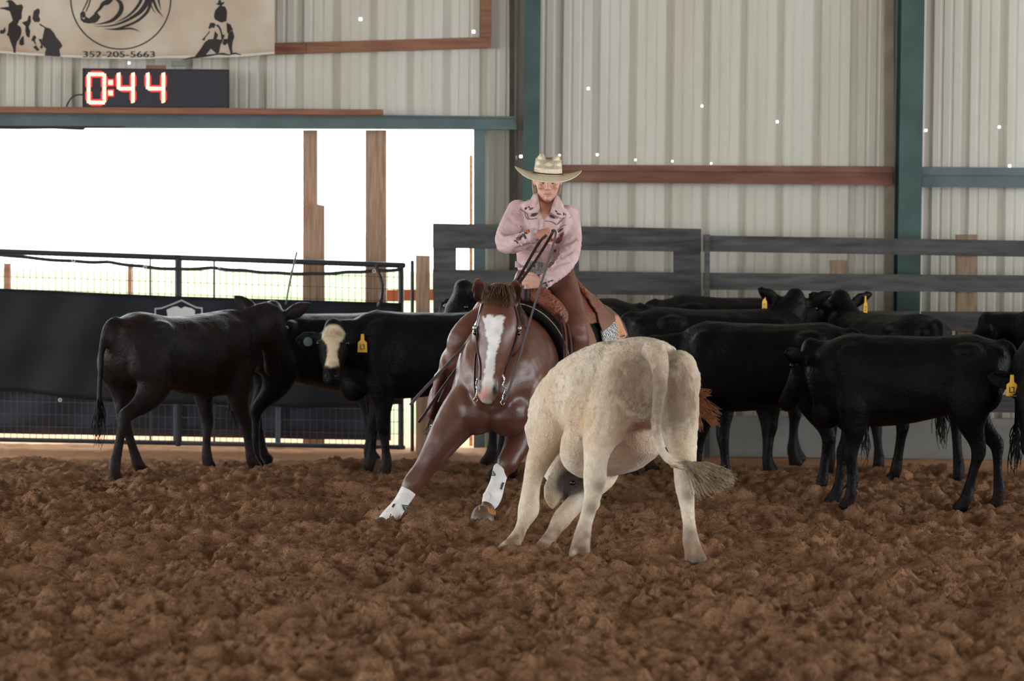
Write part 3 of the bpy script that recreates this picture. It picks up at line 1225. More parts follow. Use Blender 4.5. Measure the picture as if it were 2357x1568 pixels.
# gate posts
o = px_board('wooden_post', [(957, 588), (989, 589), (989, 1056), (957, 1056)], 21.30, 0.09, M_WOOD)
tag(o, 'tan wooden gate post beside the black board gate', 'wooden post')
bm = bmesh.new()
wire(bm, [P(949, 602, 21.34), P(949, 1052, 21.34)], 0.014, n=8, sub=1)
o = obj('steel_pipe', bm, M_PIPE, None, True)
tag(o, 'slim dark pipe against the tan gate post', 'pipe')

# ---- black board gate behind rider
GD = 21.25
gt = thing('board_gate', P(1300, 1030, GD), 'black wooden board gate behind horse and rider', 'gate')
for (a, b, c, e) in ((514, 527, 571, 580), (620, 628, 673, 681), (730, 738, 782, 790), (838, 846, 890, 898), (940, 948, 995, 1003)):
    px_board('board', [(996, a), (1614, b), (1614, e), (996, c)], GD, 0.03, M_BLACKB, gt)
for (a, b) in ((997, 1050), (1290, 1333), (1550, 1613)):
    sl = 0.021
    px_board('stile', [(a, 516 + (a - 996) * sl), (b, 516 + (b - 996) * sl), (b, 1040), (a, 1035)], GD + 0.031, 0.03, M_BLACKB, gt)

# ---- black rail fence on the right
RD = 21.0
rf = thing('rail_fence', P(2000, 1052, RD), 'black wooden rail fence along the wall at right', 'fence')
for (x0, x1, a, b, c, e) in ((1619, 3300, 542, 569, 579, 607), (1619, 3300, 628, 642, 667, 682), (1619, 2117, 714, 717, 756, 759),
                             (2121, 3300, 717, 722, 762, 769), (1619, 3300, 812, 824, 852, 864), (1619, 3300, 905, 917, 945, 957)):
    px_board('rail', [(x0, a), (x1, b), (x1, e), (x0, c)], RD, 0.03, M_BLACKB, rf)
px_board('kickboard', [(1619, 958), (3300, 973), (3300, 1072), (1619, 1050)], RD + 0.02, 0.05, mat('grey_concrete', srgb(128, 124, 118), 0.85, var=0.15, vscale=5), rf)
M_WEATH = mat('weathered_post', srgb(112, 94, 78), 0.85, var=0.3, vscale=7, color2=srgb(150, 124, 100), stretch=(4, 3, 0.7))
for (x0, x1, y0) in ((1913, 1952, 600), (2204, 2250, 540), (1622, 1634, 540)):
    px_board('post', [(x0, y0), (x1, y0), (x1, 1056), (x0, 1056)], RD + 0.031 if x0 > 1700 else RD - 0.02, 0.11 if x0 > 1700 else 0.05,
             M_WEATH if x0 > 1700 else M_BLACKB, rf)
# dark clay block on the dirt behind the right-hand calves
bm = bmesh.new()
ball(bm, G(2062, 1100) + Vector((0, 0, 0.03)), (0.075, 0.06, 0.06), seg=12)
ball(bm, G(2080, 1105) + Vector((0, 0, 0.02)), (0.05, 0.05, 0.045), seg=10)
cm = fuse(bm, 0.009, 2, 'dirt_clod')
cc = get_co(cm)
cc += get_no(cm) * (0.014 * vnoise(cc[:, 0] * 30, cc[:, 1] * 30, cc[:, 2] * 30, seed=61) + 0.008 * vnoise(cc[:, 0] * 80, cc[:, 1] * 80, cc[:, 2] * 80, seed=62))[:, None]
set_co(cm, cc)
o = link_mesh('dirt_clod', cm, mat('clod', srgb(160, 116, 82), 0.95, var=0.2, vscale=20, bump=0.4, bscale=40), None, True)
tag(o, 'pale lump of dirt between the legs of the right-hand cattle', 'dirt clod')
# ================================================================== CATTLE
M_HIDE = mat('black_hide', (0.02, 0.02, 0.02), 0.5, 0.11, attr=True, var=0.4, vscale=9, bump=0.35, bscale=55, bump2=0.5, b2scale=6)
M_TAG = mat('yellow_tag', srgb(226, 172, 40), 0.5)
M_TAGINK = mat('tag_ink', srgb(40, 34, 20), 0.6)
M_TAGG = mat('grey_tag', srgb(96, 108, 104), 0.5)
M_EYE = mat('dark_eye', srgb(14, 11, 10), 0.12, 0.6)
M_SWITCH = mat('black_hair', srgb(18, 16, 16), 0.6, 0.3)


LEN = 0.90


def leg_rows(pts):
    return [(p[0], p[1], p[2], r, r * k) for p, r, k in pts]


def cow_legs_front(sx, swing, lift, S, side):
    """local joint rows of a foreleg; swing turns it fore/aft about the shoulder (rad)"""
    J = [((0.42, 0.150, 0.80), 0.085, 1.5), ((0.41, 0.175, 0.66), 0.085, 1.35), ((0.40, 0.165, 0.52), 0.066, 1.25), ((0.415, 0.150, 0.41), 0.050, 1.1),
         ((0.425, 0.145, 0.345), 0.047, 1.08), ((0.420, 0.142, 0.28), 0.037, 1.05), ((0.418, 0.140, 0.18), 0.033, 1.05), ((0.420, 0.140, 0.11), 0.041, 1.1),
         ((0.435, 0.140, 0.065), 0.040, 1.15), ((0.455, 0.140, 0.02), 0.050, 1.25)]
    out = []
    for (p, r, k) in J:
        q = Vector(p)
        piv = Vector((0.41, 0.15, 0.75))
        f = min(1, max(0, (piv.z - q.z) / 0.4))
        q = piv + Matrix.Rotation(-swing * f, 3, 'Y') @ (q - piv)
        if lift and p[2] < 0.35:
            kp = piv + Matrix.Rotation(-swing * f, 3, 'Y') @ (Vector((0.425, 0.145, 0.345)) - piv)
            q = kp + Matrix.Rotation(lift, 3, 'Y') @ (q - kp)
        q.y *= side
        out.append([q, r, k])
    return out


def cow_legs_hind(swing, lift, side):
    J = [((-0.44, 0.130, 0.92), 0.10, 1.7), ((-0.42, 0.165, 0.78), 0.115, 1.75), ((-0.40, 0.180, 0.66), 0.095, 1.65), ((-0.44, 0.172, 0.55), 0.064, 1.5),
         ((-0.50, 0.160, 0.465), 0.046, 1.35), ((-0.535, 0.155, 0.405), 0.044, 1.3), ((-0.530, 0.152, 0.34), 0.037, 1.1), ((-0.520, 0.150, 0.22), 0.034, 1.05),
         ((-0.515, 0.150, 0.12), 0.042, 1.1), ((-0.500, 0.150, 0.065), 0.040, 1.15), ((-0.475, 0.150, 0.02), 0.050, 1.25)]
    piv = Vector((-0.42, 0.15, 0.80))
    out = []
    for (p, r, k) in J:
        q = Vector(p)
        f = min(1, max(0, (piv.z - q.z) / 0.4))
        q = piv + Matrix.Rotation(-swing * f, 3, 'Y') @ (q - piv)
        if lift and p[2] < 0.40:
            kp = piv + Matrix.Rotation(-swing * f, 3, 'Y') @ (Vector((-0.535, 0.155, 0.405)) - piv)
            q = kp + Matrix.Rotation(lift, 3, 'Y') @ (q - kp)
        q.y *= side
        out.append([q, r, k])
    return out


def settle(rows):
    """bring a swung leg's hoof back to the ground by stretching below the body"""
    z = rows[-1][0].z
    top = rows[1][0].z
    if abs(z - 0.02) > 1e-4:
        s = (top - 0.02) / (top - z)
        for r in rows[2:]:
            r[0].z = top - (top - r[0].z) * s
    return rows


def cow(name, loc, heading, scale, label, group, neck=(0.95, 0.0, 1.10), head=(0.25, 0.0, -1.0), roll=0.0, fl=(0, 0), fr=(0, 0), hl=(0, 0), hr=(0, 0),
        tail=0.0, tags=(), blaze=None, ears=(0.0, 0.0), width=1.0, belly=1.0, brown=0.0, headless=False, voxel=0.0135, tint=(0.0036, 0.0036, 0.0045)):
    bm = bmesh.new()
    Wd = width
    spine = [(-0.66, 0, 0.95, 0.06, 0.07), (-0.60, 0, 0.94, 0.14, 0.15), (-0.50, 0, 0.905, 0.205, 0.22), (-0.36, 0, 0.875, 0.235, 0.245),
             (-0.18, 0, 0.85, 0.245, 0.255 * belly), (0.05, 0, 0.825, 0.268, 0.28 * belly), (0.27, 0, 0.815, 0.258, 0.29), (0.44, 0, 0.825, 0.225, 0.285),
             (0.57, 0, 0.81, 0.18, 0.245), (0.66, 0, 0.785, 0.12, 0.18)]
    tube(bm, [(x, y, z, w * Wd, h) for x, y, z, w, h in spine], n=20, sub=4, power=2.25)
    # hip bones, shoulder blades, brisket
    for s in (1, -1):
        ball(bm, (-0.36, s * 0.175 * Wd, 1.02), (0.12, 0.055, 0.05))
        ball(bm, (-0.58, s * 0.09, 1.0), (0.06, 0.05, 0.05))
        ball(bm, (0.42, s * 0.16 * Wd, 0.86), (0.14, 0.075, 0.2))
    ball(bm, (0.60, 0, 0.62), (0.11, 0.10, 0.12))
    ball(bm, (-0.60, 0, 1.03), (0.07, 0.06, 0.06))
    NK = Vector(neck)
    HD = Vector(head).normalized()
    pts = {}
    if not headless:
        b0 = Vector((0.42, 0, 0.90))
        mid = (b0 + NK) / 2 + Vector((0, 0, -0.03))
        tube(bm, [(*b0, 0.145, 0.225), (*((b0 + mid) / 2), 0.13, 0.205), (*mid, 0.112, 0.175), (*((mid + NK) / 2), 0.10, 0.15), (*NK, 0.085, 0.115)], n=16, sub=3)
        # head
        up = Vector((0, 0, 1))
        nk = (NK - b0).normalized()
        fwd = HD
        face_n = (nk - fwd * nk.dot(fwd))
        face_n = -face_n if face_n.dot(up) < -0.2 and abs(fwd.z) < 0.7 else face_n
        if abs(fwd.z) > 0.7:
            face_n = Vector((fwd.x, fwd.y, 0))
            if face_n.length < 0.05:
                face_n = nk.copy()
            face_n = face_n - fwd * face_n.dot(fwd)
        else:
            face_n = up - fwd * up.dot(fwd)
        face_n.normalize()
        if roll:
            face_n = Matrix.Rotation(roll, 3, fwd) @ face_n
        side = fwd.cross(face_n).normalized()
        hrow = [(-0.03, 0.082, 0.085, 0), (0.05, 0.100, 0.105, -0.01), (0.13, 0.104, 0.112, -0.015), (0.21, 0.090, 0.10, -0.012), (0.29, 0.072, 0.08, -0.005),
                (0.36, 0.068, 0.068, 0.0), (0.41, 0.070, 0.060, 0.0), (0.44, 0.052, 0.044, 0.0)]
        rows = []
        for t, w, h, off in hrow:
            c = NK + fwd * t + face_n * off
            rows.append((*c, w, h))
        tube(bm, rows, up=tuple(face_n), n=16, sub=3, power=2.3)
        ball(bm, NK + face_n * 0.05 - fwd * 0.02, 0.075)
        for s, e in ((1, ears[0]), (-1, ears[1])):
            eb = NK + side * (s * 0.075) + fwd * 0.02 + face_n * 0.0
            et = eb + side * (s * 0.21) + Vector((0, 0, 0.02 + e)) - fwd * 0.01
            ear_shape(bm, eb, et, fwd * 0.5 + face_n * 0.9, 0.115, 0.03)
            pts['ear%d' % s] = (eb, et)
            ball(bm, NK + side * (s * 0.09) + fwd * 0.115 + face_n * 0.035, 0.028, seg=8)
            pts['eye%d' % s] = NK + side * (s * 0.102) + fwd * 0.115 + face_n * 0.042
        pts.update(NK=NK, fwd=fwd, fn=face_n, side=side)
    for side_, (sw, li), kind in ((1, fl, 'f'), (-1, fr, 'f'), (1, hl, 'h'), (-1, hr, 'h')):
        R = cow_legs_front(0, sw, li, 1, side_) if kind == 'f' else cow_legs_hind(sw, li, side_)
        R = settle(R)
        tube(bm, leg_rows(R), up=(1, 0, 0.02), n=12, sub=3)
        pts.setdefault('hoof', []).append(R[-1][0])
    # tail dock and tail
    tz = tail
    tpath = [(-0.60, 0, 1.055), (-0.67, 0.01, 1.03), (-0.705, 0.02 + tz * 0.2, 0.93), (-0.715, 0.02 + tz * 0.5, 0.76), (-0.715, 0.02 + tz * 0.8, 0.60), (-0.71, 0.02 + tz, 0.50)]
    tube(bm, [(*p, r, r) for p, r in zip(tpath, (0.045, 0.036, 0.028, 0.024, 0.022, 0.022))], up=(0, 1, 0.1), n=8, sub=4)
    me = fuse(bm, voxel, 12, 'body', 0.5, 0.5)
    co = get_co(me)
    no = get_no(me)
    # colour
    rgb = np.tile(np.array(tint), (len(co), 1))
    br = vnoise(co[:, 0] * 3, co[:, 1] * 3, co[:, 2] * 3, seed=9) * 0.5 + 0.5
    rgb = mixc(rgb, (0.017, 0.0105, 0.009), br * (0.25 + brown))
    dust = sstep(0.22, 0.02, co[:, 2]) * (0.35 + 0.35 * vnoise(co[:, 0] * 22, co[:, 1] * 22, co[:, 2] * 22, seed=4))
    rgb = mixc(rgb, (0.08, 0.05, 0.034), np.clip(dust, 0, 1) * 0.45)
    if blaze and not headless:
        rel = co - np.array(NK)
        t = rel @ np.array(fwd)
        s = rel @ np.array(side)
        f = rel @ np.array(face_n)
        half = np.interp(t, [-0.01, 0.03, 0.10, 0.16, 0.24, 0.31, 0.36], [0.050, 0.078, 0.074, 0.046, 0.030, 0.042, 0.056])
        jag = 0.006 * vnoise(co[:, 0] * 45, co[:, 1] * 45, co[:, 2] * 45, seed=2)
        w = sstep(0.010, -0.004, np.abs(s) - half + jag) * (f > 0.02) * sstep(0.0, 0.02, t + jag) * sstep(0.39, 0.36, t + 0.6 * np.abs(s) + jag)
        rgb = mixc(rgb, srgb(226, 205, 172), w)
    paint(me, rgb)
    M = Matrix.Translation(loc) @ Matrix.Rotation(heading, 4, 'Z') @ Matrix.Scale(scale, 4) @ Matrix.Diagonal((LEN, 1, 1, 1))
    set_co(me, (np.array(M.to_3x3()) @ co.T).T + np.array(M.translation))
    t = thing(name, loc, label, 'calf', group)
    link_mesh('body', me, M_HIDE, t, True)
    T = lambda p: M @ Vector(p)
    # tail switch
    bm = bmesh.new()
    end = Vector(tpath[-1])
    for k in range(34):
        a = rnd.uniform(0, 6.28)
        r = rnd.uniform(0, 0.020)
        o0 = Vector((math.cos(a) * r, math.sin(a) * r, 0.06 - rnd.random() * 0.08))
        l = rnd.uniform(0.16, 0.27)
        sp = 0.035
        hair(bm, [T(end + o0), T(end + o0 * 1.8 + Vector((rnd.uniform(-sp, sp), rnd.uniform(-sp, sp), -l * 0.5))),
                  T(end + o0 * 1.5 + Vector((rnd.uniform(-sp, sp), rnd.uniform(-sp, sp), -l)))], 0.006, 0.0015, n=4, sub=2)
    obj('tail_switch', bm, M_SWITCH, t, True)
    if not headless:
        for s in (1, -1):
            bm = bmesh.new()
            ball(bm, T(pts['eye%d' % s]), 0.017 * scale, seg=10)
            obj('eye', bm, M_EYE, t, True)
        # nostrils
        for s in (1, -1):
            bm = bmesh.new()
            c = NK + fwd * 0.425 + face_n * 0.035 + side * (s * 0.032)
            ball(bm, T(c), (0.016 * scale, 0.016 * scale, 0.012 * scale), seg=8)
            obj('nostril', bm, mat('nostril_dark', (0.006, 0.005, 0.005), 0.35), t, True)
        for tg in tags:
            s, kind, f = tg[:3]
            yaw = tg[3] if len(tg) > 3 else 0.25
            eb, et = pts['ear%d' % s]
            c = eb.lerp(et, f)
            if kind == 'yellow':
                poly = [(-0.010, 0.035), (0.010, 0.035), (0.012, -0.005), (0.030, -0.02), (0.033, -0.085), (-0.033, -0.085), (-0.030, -0.02), (-0.012, -0.005)]
            else:
                poly = [(0.03 * math.cos(a), -0.01 + 0.03 * math.sin(a)) for a in np.linspace(0, 2 * math.pi, 14)[:-1]]
            wc = T(c)
            tow = Vector((CAM_P.x - wc.x, CAM_P.y - wc.y, 0)).normalized()
            # a tag hangs free and turns a little away from the ear
            sd = Vector((-tow.y, tow.x, 0))
            sd = (Matrix.Rotation(yaw * s, 3, 'Z') @ sd)
            nn = sd.cross(Vector((0, 0, 1)))
            if nn.dot(tow) < 0:
                nn = -nn
            c0 = wc + nn * 0.055
            bm = bmesh.new()
            f0 = [bm.verts.new(c0 + sd * x * scale + Vector((0, 0, y * scale)) + nn * 0.003) for x, y in poly]
            f1 = [bm.verts.new(v.co - nn * 0.005) for v in f0]
            bm.faces.new(f0)
            bm.faces.new(f1[::-1])
            for k in range(len(f0)):
                bm.faces.new((f0[k], f1[k], f1[(k + 1) % len(f0)], f0[(k + 1) % len(f0)]))
            to = obj('ear_tag', bm, M_TAG if kind == 'yellow' else M_TAGG, t)
            to['label'] = 'yellow plastic ear tag' if kind == 'yellow' else 'round grey ear tag'
            if kind == 'yellow':
                bm = bmesh.new()
                for (x, y, w, h) in ((-0.012, -0.05, 0.006, 0.034), (-0.004, -0.064, 0.016, 0.006), (0.012, -0.05, 0.006, 0.034), (0.004, -0.036, 0.012, 0.006)):
                    c1 = c0 + sd * x * scale + Vector((0, 0, y * scale)) + nn * 0.0035
                    v = [bm.verts.new(c1 + sd * (a * w * scale / 2) + Vector((0, 0, b * h * scale / 2))) for a, b in ((-1, -1), (1, -1), (1, 1), (-1, 1))]
                    bm.faces.new(v)
                obj('tag_marking', bm, M_TAGINK, to)
    return t


def stand(px, py, z=-0.025):
    g = G(px, py)
    return Vector((g.x, g.y, z))


# heading 0 = facing +X (right); 90 deg = away from the camera
D2R = math.pi / 180
HG = 'herd of black calves held along the rails'
# A: walking calf at left, facing right and away
cow('black_calf', stand(412, 1088), 47 * D2R, 1.0, 'brownish-black calf walking away to the right at the left side', HG,
    neck=(0.80, -0.13, 1.08), head=(0.26, 0.22, -0.9), fl=(-0.02, 0), fr=(0.26, 0), hl=(0.36, 0.0), hr=(-0.36, 0.0), tail=0.04, ears=(0.08, 0.13), brown=0.55,
    belly=0.95, tint=(0.017, 0.0135, 0.0135))
# B: calf behind the head of A, facing right
cow('black_calf', stand(738, 1063), 18 * D2R, 0.98, 'black calf between the walking calf and the white-faced one', HG,
    neck=(0.80, 0.12, 0.95), head=(0.5, 0.4, -0.8), fl=(0.05, 0), fr=(-0.1, 0), hl=(0.1, 0), hr=(-0.1, 0))
# C: white-faced calf, side-on facing left, looking at the camera
cow('black_calf', stand(1000, 1092), 183 * D2R, 1.02, 'black calf with a white blaze looking straight at the camera', HG,
    neck=(0.75, 0.16, 0.945), head=(0.02, 0.80, -0.66), fl=(-0.10, 0), fr=(0.08, 0), hl=(0.05, 0), hr=(-0.12, 0), ears=(-0.045, -0.03), blaze=True,
    tags=((1, 'grey', 0.60), (-1, 'yellow', 0.72)))
# D: further calf behind it, only the head and back show
cow('black_calf', stand(1278, 1066), 174 * D2R, 1.08, 'black calf whose woolly head shows between gate post and horse ears', HG,
    neck=(0.66, 0.10, 1.12), head=(0.35, 0.5, -0.8), fl=(0.05, 0), fr=(-0.05, 0), tags=((1, 'yellow', 0.35, 0.9),), ears=(-0.14, -0.02))
# E: long calf behind steer facing right, head up and turned away
cow('black_calf', stand(1640, 1092), 10 * D2R, 1.05, 'black calf beyond the cream steer, head turned away, tag in its left ear', HG,
    neck=(0.62, 0.06, 1.12), head=(0.0, 0.85, -0.30), fl=(0.05, 0), fr=(-0.08, 0), hl=(0.1, 0), hr=(-0.2, 0), tags=((-1, 'yellow', 0.45, 1.1),), ears=(0.09, 0.11))
# E2: calf further back
cow('black_calf', stand(1695, 1062), 3 * D2R, 1.10, 'black calf in the back row, its back against the rails beyond the steer', HG,
    neck=(0.80, 0.0, 0.95), head=(0.6, 0.0, -0.8), fl=(0.05, 0), fr=(-0.05, 0))
# F: calf seen from behind
cow('black_calf', stand(1764, 1129), 158 * D2R, 1.0, 'black calf seen from its rump, standing left of the large side-on one', HG,
    neck=(0.80, 0.1, 0.90), head=(0.6, 0.0, -0.8), fl=(0.1, 0), fr=(-0.1, 0), hl=(0.08, 0), hr=(-0.12, 0), tail=-0.03)
# G: big calf broadside at right, facing left, head turned away
cow('black_calf', stand(2098, 1166), 172 * D2R, 0.97, 'large black calf standing side-on at right, facing left', HG,
    neck=(0.70, -0.06, 0.96), head=(0.45, -0.45, -0.75), fl=(0.0, 0), fr=(0.16, 0), hl=(0.20, 0), hr=(-0.14, 0), tail=0.02, ears=(0.02, 0.02))
# H: calf behind G
cow('black_calf', stand(2036, 1096), 118 * D2R, 1.03, 'black calf beyond the large side-on one, only its turned head and back show', HG,
    tags=((1, 'yellow', 0.45, 1.15),), ears=(0.09, 0.09), neck=(0.60, 0.0, 1.13), head=(0.75, 0.1, -0.35), fl=(0.1, 0), fr=(-0.2, 0), hl=(0.2, 0), hr=(-0.25, 0))
# I: calf cut by the right edge
cow('black_calf', stand(2596, 1186), 178 * D2R, 1.05, 'black calf in front, cut off by the right edge of the picture', HG,
    neck=(0.64, 0.14, 0.80), head=(0.05, 0.35, -1), fl=(0.1, 0), fr=(-0.05, 0), tags=((1, 'yellow', 0.3),))
# J: one more behind at the right edge
cow('black_calf', stand(2540, 1098), 168 * D2R, 1.08, 'black calf in the back row at the right edge', HG,
    neck=(0.80, 0.0, 0.95), head=(0.6, 0.0, -0.8), hl=(0.2, 0), hr=(-0.25, 0))
# ================================================================== CREAM STEER (working cow)
def prow(L):
    """rows of (px, py, depth, half width, half height) to world rows"""
    return [(*P(a, b, d), w, h) for a, b, d, w, h in L]


def make_steer():
    bm = bmesh.new()
    # barrel: tail head nearest and right, chest away to the left and lower
    tube(bm, prow([(1520, 880, 14.42, 0.10, 0.12), (1504, 878, 14.50, 0.195, 0.20), (1478, 880, 14.64, 0.245, 0.235), (1440, 895, 14.84, 0.265, 0.26),
                   (1395, 915, 15.04, 0.285, 0.285), (1350, 945, 15.22, 0.28, 0.285), (1308, 975, 15.36, 0.24, 0.25), (1278, 1000, 15.46, 0.17, 0.19)]), n=20, sub=4, power=2.2)
    # rump, hips and thighs
    ball(bm, P(1562, 880, 14.50), (0.115, 0.13, 0.17))
    ball(bm, P(1400, 868, 14.72), (0.19, 0.17, 0.19))
    ball(bm, P(1380, 950, 14.70), (0.19, 0.17, 0.17))
    # belly
    tube(bm, prow([(1480, 1010, 14.75, 0.15, 0.10), (1430, 1030, 14.95, 0.19, 0.14), (1370, 1040, 15.15, 0.19, 0.14)]), n=14)
    # right hind leg (image right)
    tube(bm, prow([(1548, 850, 14.48, 0.115, 0.15), (1557, 930, 14.45, 0.118, 0.17), (1565, 1000, 14.43, 0.092, 0.14), (1575, 1055, 14.42, 0.064, 0.095),
                   (1577, 1092, 14.44, 0.059, 0.072), (1577, 1122, 14.45, 0.053, 0.062), (1581, 1160, 14.43, 0.040, 0.044), (1586, 1205, 14.40, 0.034, 0.037), (1590, 1245, 14.37, 0.044, 0.046),
                   (1596, 1268, 14.35, 0.046, 0.05), (1600, 1289, 14.32, 0.054, 0.06)]), up=(0, 1, 0), n=14)
    # left hind leg (image centre)
    tube(bm, prow([(1430, 900, 14.62, 0.15, 0.16), (1400, 965, 14.58, 0.135, 0.15), (1378, 1020, 14.52, 0.085, 0.11), (1371, 1065, 14.48, 0.062, 0.085),
                   (1369, 1102, 14.47, 0.061, 0.07), (1364, 1142, 14.44, 0.046, 0.052), (1352, 1188, 14.40, 0.037, 0.040), (1343, 1222, 14.38, 0.042, 0.044),
                   (1336, 1260, 14.35, 0.052, 0.054), (1333, 1290, 14.32, 0.058, 0.064)]), up=(0, 1, 0), n=14)
    # flank fold in front of it
    tube(bm, prow([(1340, 1000, 14.75, 0.10, 0.11), (1325, 1050, 14.80, 0.085, 0.09), (1345, 1085, 14.82, 0.05, 0.05)]), up=(0, 1, 0), n=12)
    # left foreleg (image far left)
    tube(bm, prow([(1290, 940, 15.15, 0.12, 0.16), (1264, 1010, 15.02, 0.088, 0.12), (1240, 1060, 14.95, 0.068, 0.085), (1226, 1105, 14.90, 0.050, 0.058), (1220, 1142, 14.86, 0.051, 0.058),
                   (1216, 1175, 14.84, 0.058, 0.06), (1202, 1211, 14.80, 0.034, 0.038), (1190, 1236, 14.77, 0.038, 0.042), (1176, 1258, 14.73, 0.044, 0.048), (1162, 1271, 14.70, 0.040, 0.052)]), up=(0, 1, 0), n=14)
    # right foreleg, passing behind the left hind leg
    tube(bm, prow([(1395, 1040, 15.25, 0.10, 0.14), (1388, 1095, 15.10, 0.075, 0.09), (1350, 1135, 15.00, 0.056, 0.064), (1312, 1172, 14.93, 0.052, 0.058), (1291, 1198, 14.88, 0.051, 0.054),
                   (1272, 1227, 14.84, 0.036, 0.039), (1260, 1250, 14.80, 0.044, 0.048), (1248, 1268, 14.76, 0.050, 0.058)]), up=(0, 1, 0), n=14)
    # neck and lowered head
    tube(bm, prow([(1285, 985, 15.42, 0.16, 0.19), (1285, 1030, 15.36, 0.125, 0.16), (1290, 1065, 15.26, 0.10, 0.125), (1296, 1090, 15.18, 0.085, 0.10)]), up=(1, 0, 0), n=14)
    tube(bm, prow([(1292, 1082, 15.18, 0.08, 0.085), (1302, 1105, 15.13, 0.095, 0.095), (1317, 1125, 15.08, 0.085, 0.09), (1337, 1143, 15.03, 0.065, 0.072),
                   (1355, 1155, 14.99, 0.058, 0.062), (1366, 1160, 14.97, 0.05, 0.05)]), up=(0, -1, 0.2), n=14)
    ear_shape(bm, P(1283, 1086, 15.10), P(1272, 1172, 14.98), (-0.35, -1, 0.1), 0.13, 0.026, 0.25)
    # tail
    tail = [(1497, 806, 14.36), (1512, 815, 14.30), (1519, 850, 14.26), (1520, 890, 14.25), (1513, 945, 14.25), (1511, 990, 14.24), (1518, 1025, 14.24), (1534, 1052, 14.23), (1556, 1068, 14.22), (1585, 1076, 14.22)]
    tube(bm, [(*P(*t), r, r) for t, r in zip(tail, (0.055, 0.056, 0.046, 0.036, 0.030, 0.027, 0.025, 0.024, 0.024, 0.024))], up=(0, 1, 0), n=10, sub=4)
    # cloven hooves: two claws on each foot
    for (cx, cy, cd, tx, ty, sx) in ((1600, 1284, 14.32, 6, 8, 1), (1333, 1284, 14.32, -4, 10, 1), (1164, 1266, 14.70, -20, 10, 0.5), (1249, 1264, 14.76, -16, 12, 0.6)):
        for sg in (-1, 1):
            o_ = 12 * sg * sx
            tube(bm, prow([(cx + o_ * 0.8 - tx * 0.4, cy - 14, cd + 0.01, 0.026, 0.03), (cx + o_, cy - 2, cd - 0.01 + 0.012 * sg * (1 - sx), 0.029, 0.036), (cx + o_ + tx, cy + ty, cd - 0.045, 0.026, 0.028)]), up=(0, 1, 0), n=10)
    me = fuse(bm, 0.0105, 8, 'body', 0.5, 0.6)
    co = get_co(me)
    no = get_no(me)
    n1 = vnoise(co[:, 0] * 7, co[:, 1] * 7, co[:, 2] * 7, seed=3)
    n2 = vnoise(co[:, 0] * 28, co[:, 1] * 28, co[:, 2] * 20, seed=5)
    n3 = vnoise(co[:, 0] * 60, co[:, 1] * 60, co[:, 2] * 40, seed=6)
    rgb = np.tile(np.array(srgb(212, 187, 159)), (len(co), 1))
    rgb = mixc(rgb, srgb(234, 219, 199), np.clip(0.5 + n1, 0, 1) * 0.6)
    # grey smoky hair over rump and beside the tail
    sm = 0.75 * gauss(co, P(1465, 885, 14.3), 0.18) + 0.8 * gauss(co, P(1490, 945, 14.3), 0.17) + 0.75 * gauss(co, P(1565, 930, 14.3), 0.13) \
        + 0.5 * gauss(co, P(1420, 850, 14.4), 0.15) + 0.6 * gauss(co, P(1555, 860, 14.4), 0.12) + 0.4 * gauss(co, P(1340, 880, 14.7), 0.12)
    sm *= 0.95 + 0.28 * n2 + 0.22 * n3
    rgb = mixc(rgb, srgb(112, 90, 72), np.clip(sm, 0, 0.8))
    # tan swirl over the stifle
    rgb = mixc(rgb, srgb(204, 164, 120), np.clip(gauss(co, P(1350, 985, 14.5), 0.11) * (0.55 + 0.5 * n2), 0, 0.6))
    # ruddy groin
    rgb = mixc(rgb, srgb(168, 92, 56), np.clip(gauss(co, P(1468, 1020, 14.55), 0.11) * 1.1, 0, 0.85))
    rgb = mixc(rgb, srgb(178, 120, 84), np.clip(gauss(co, P(1430, 1050, 14.8), 0.14) * 0.5, 0, 0.6))
    # dark head and muzzle
    hd = np.clip(1.6 * gauss(co, P(1312, 1115, 15.06), 0.085) + 1.3 * gauss(co, P(1328, 1132, 14.98), 0.06), 0, 1)
    rgb = mixc(rgb, srgb(44, 33, 28), np.clip(hd * 1.1, 0, 0.95))
    rgb = mixc(rgb, srgb(232, 222, 210), np.clip(gauss(co, P(1335, 1150, 14.9), 0.035), 0, 1) * 0.8)
    rgb = mixc(rgb, srgb(196, 150, 112), np.clip(gauss(co, P(1272, 1165, 15.0), 0.05), 0, 1) * 0.5)
    # speckles along the back and ribs
    spk = sstep(0.45, 0.75, vnoise(co[:, 0] * 75, co[:, 1] * 75, co[:, 2] * 75, seed=8)) * (co[:, 2] > 0.72) * 0.45
    rgb = mixc(rgb, srgb(120, 104, 88), spk * sstep(0.1, -0.3, co[:, 0] - P(1420, 900, 14.6).x + 0.0))
    # dirty hooves and fetlocks
    lo = sstep(0.22, 0.05, co[:, 2]) * (0.75 + 0.5 * n2)
    rgb = mixc(rgb, srgb(128, 95, 70), np.clip(lo, 0, 0.9))
    md = gauss(co, P(1336, 1262, 14.35), 0.10)
    rgb = mixc(rgb, srgb(98, 70, 52), np.clip(md * (0.9 + 0.4 * n2), 0, 0.85))
    rgb = mixc(rgb, srgb(120, 104, 92), np.clip(sstep(0.05, 0.025, co[:, 2]), 0, 0.8))
    # dark hair streaks down the shins
    for (a, b, d) in ((1378, 1120, 14.42), (1362, 1170, 14.38), (1588, 1140, 14.4), (1586, 1230, 14.36)):
        rgb = mixc(rgb, srgb(104, 92, 82), np.clip(gauss(co, P(a, b, d), 0.04) * 0.8, 0, 0.7))
    paint(me, rgb)
    # shaggy outline
    co += no * ((0.0035 * n3 + 0.003 * n2) * sstep(0.45, 0.7, co[:, 2]) + 0.0008 * n3)[:, None]
    set_co(me, co)
    t = thing('cream_steer', G(1440, 1290), 'cream and grey young steer turning low to the left in front of the horse', 'steer')
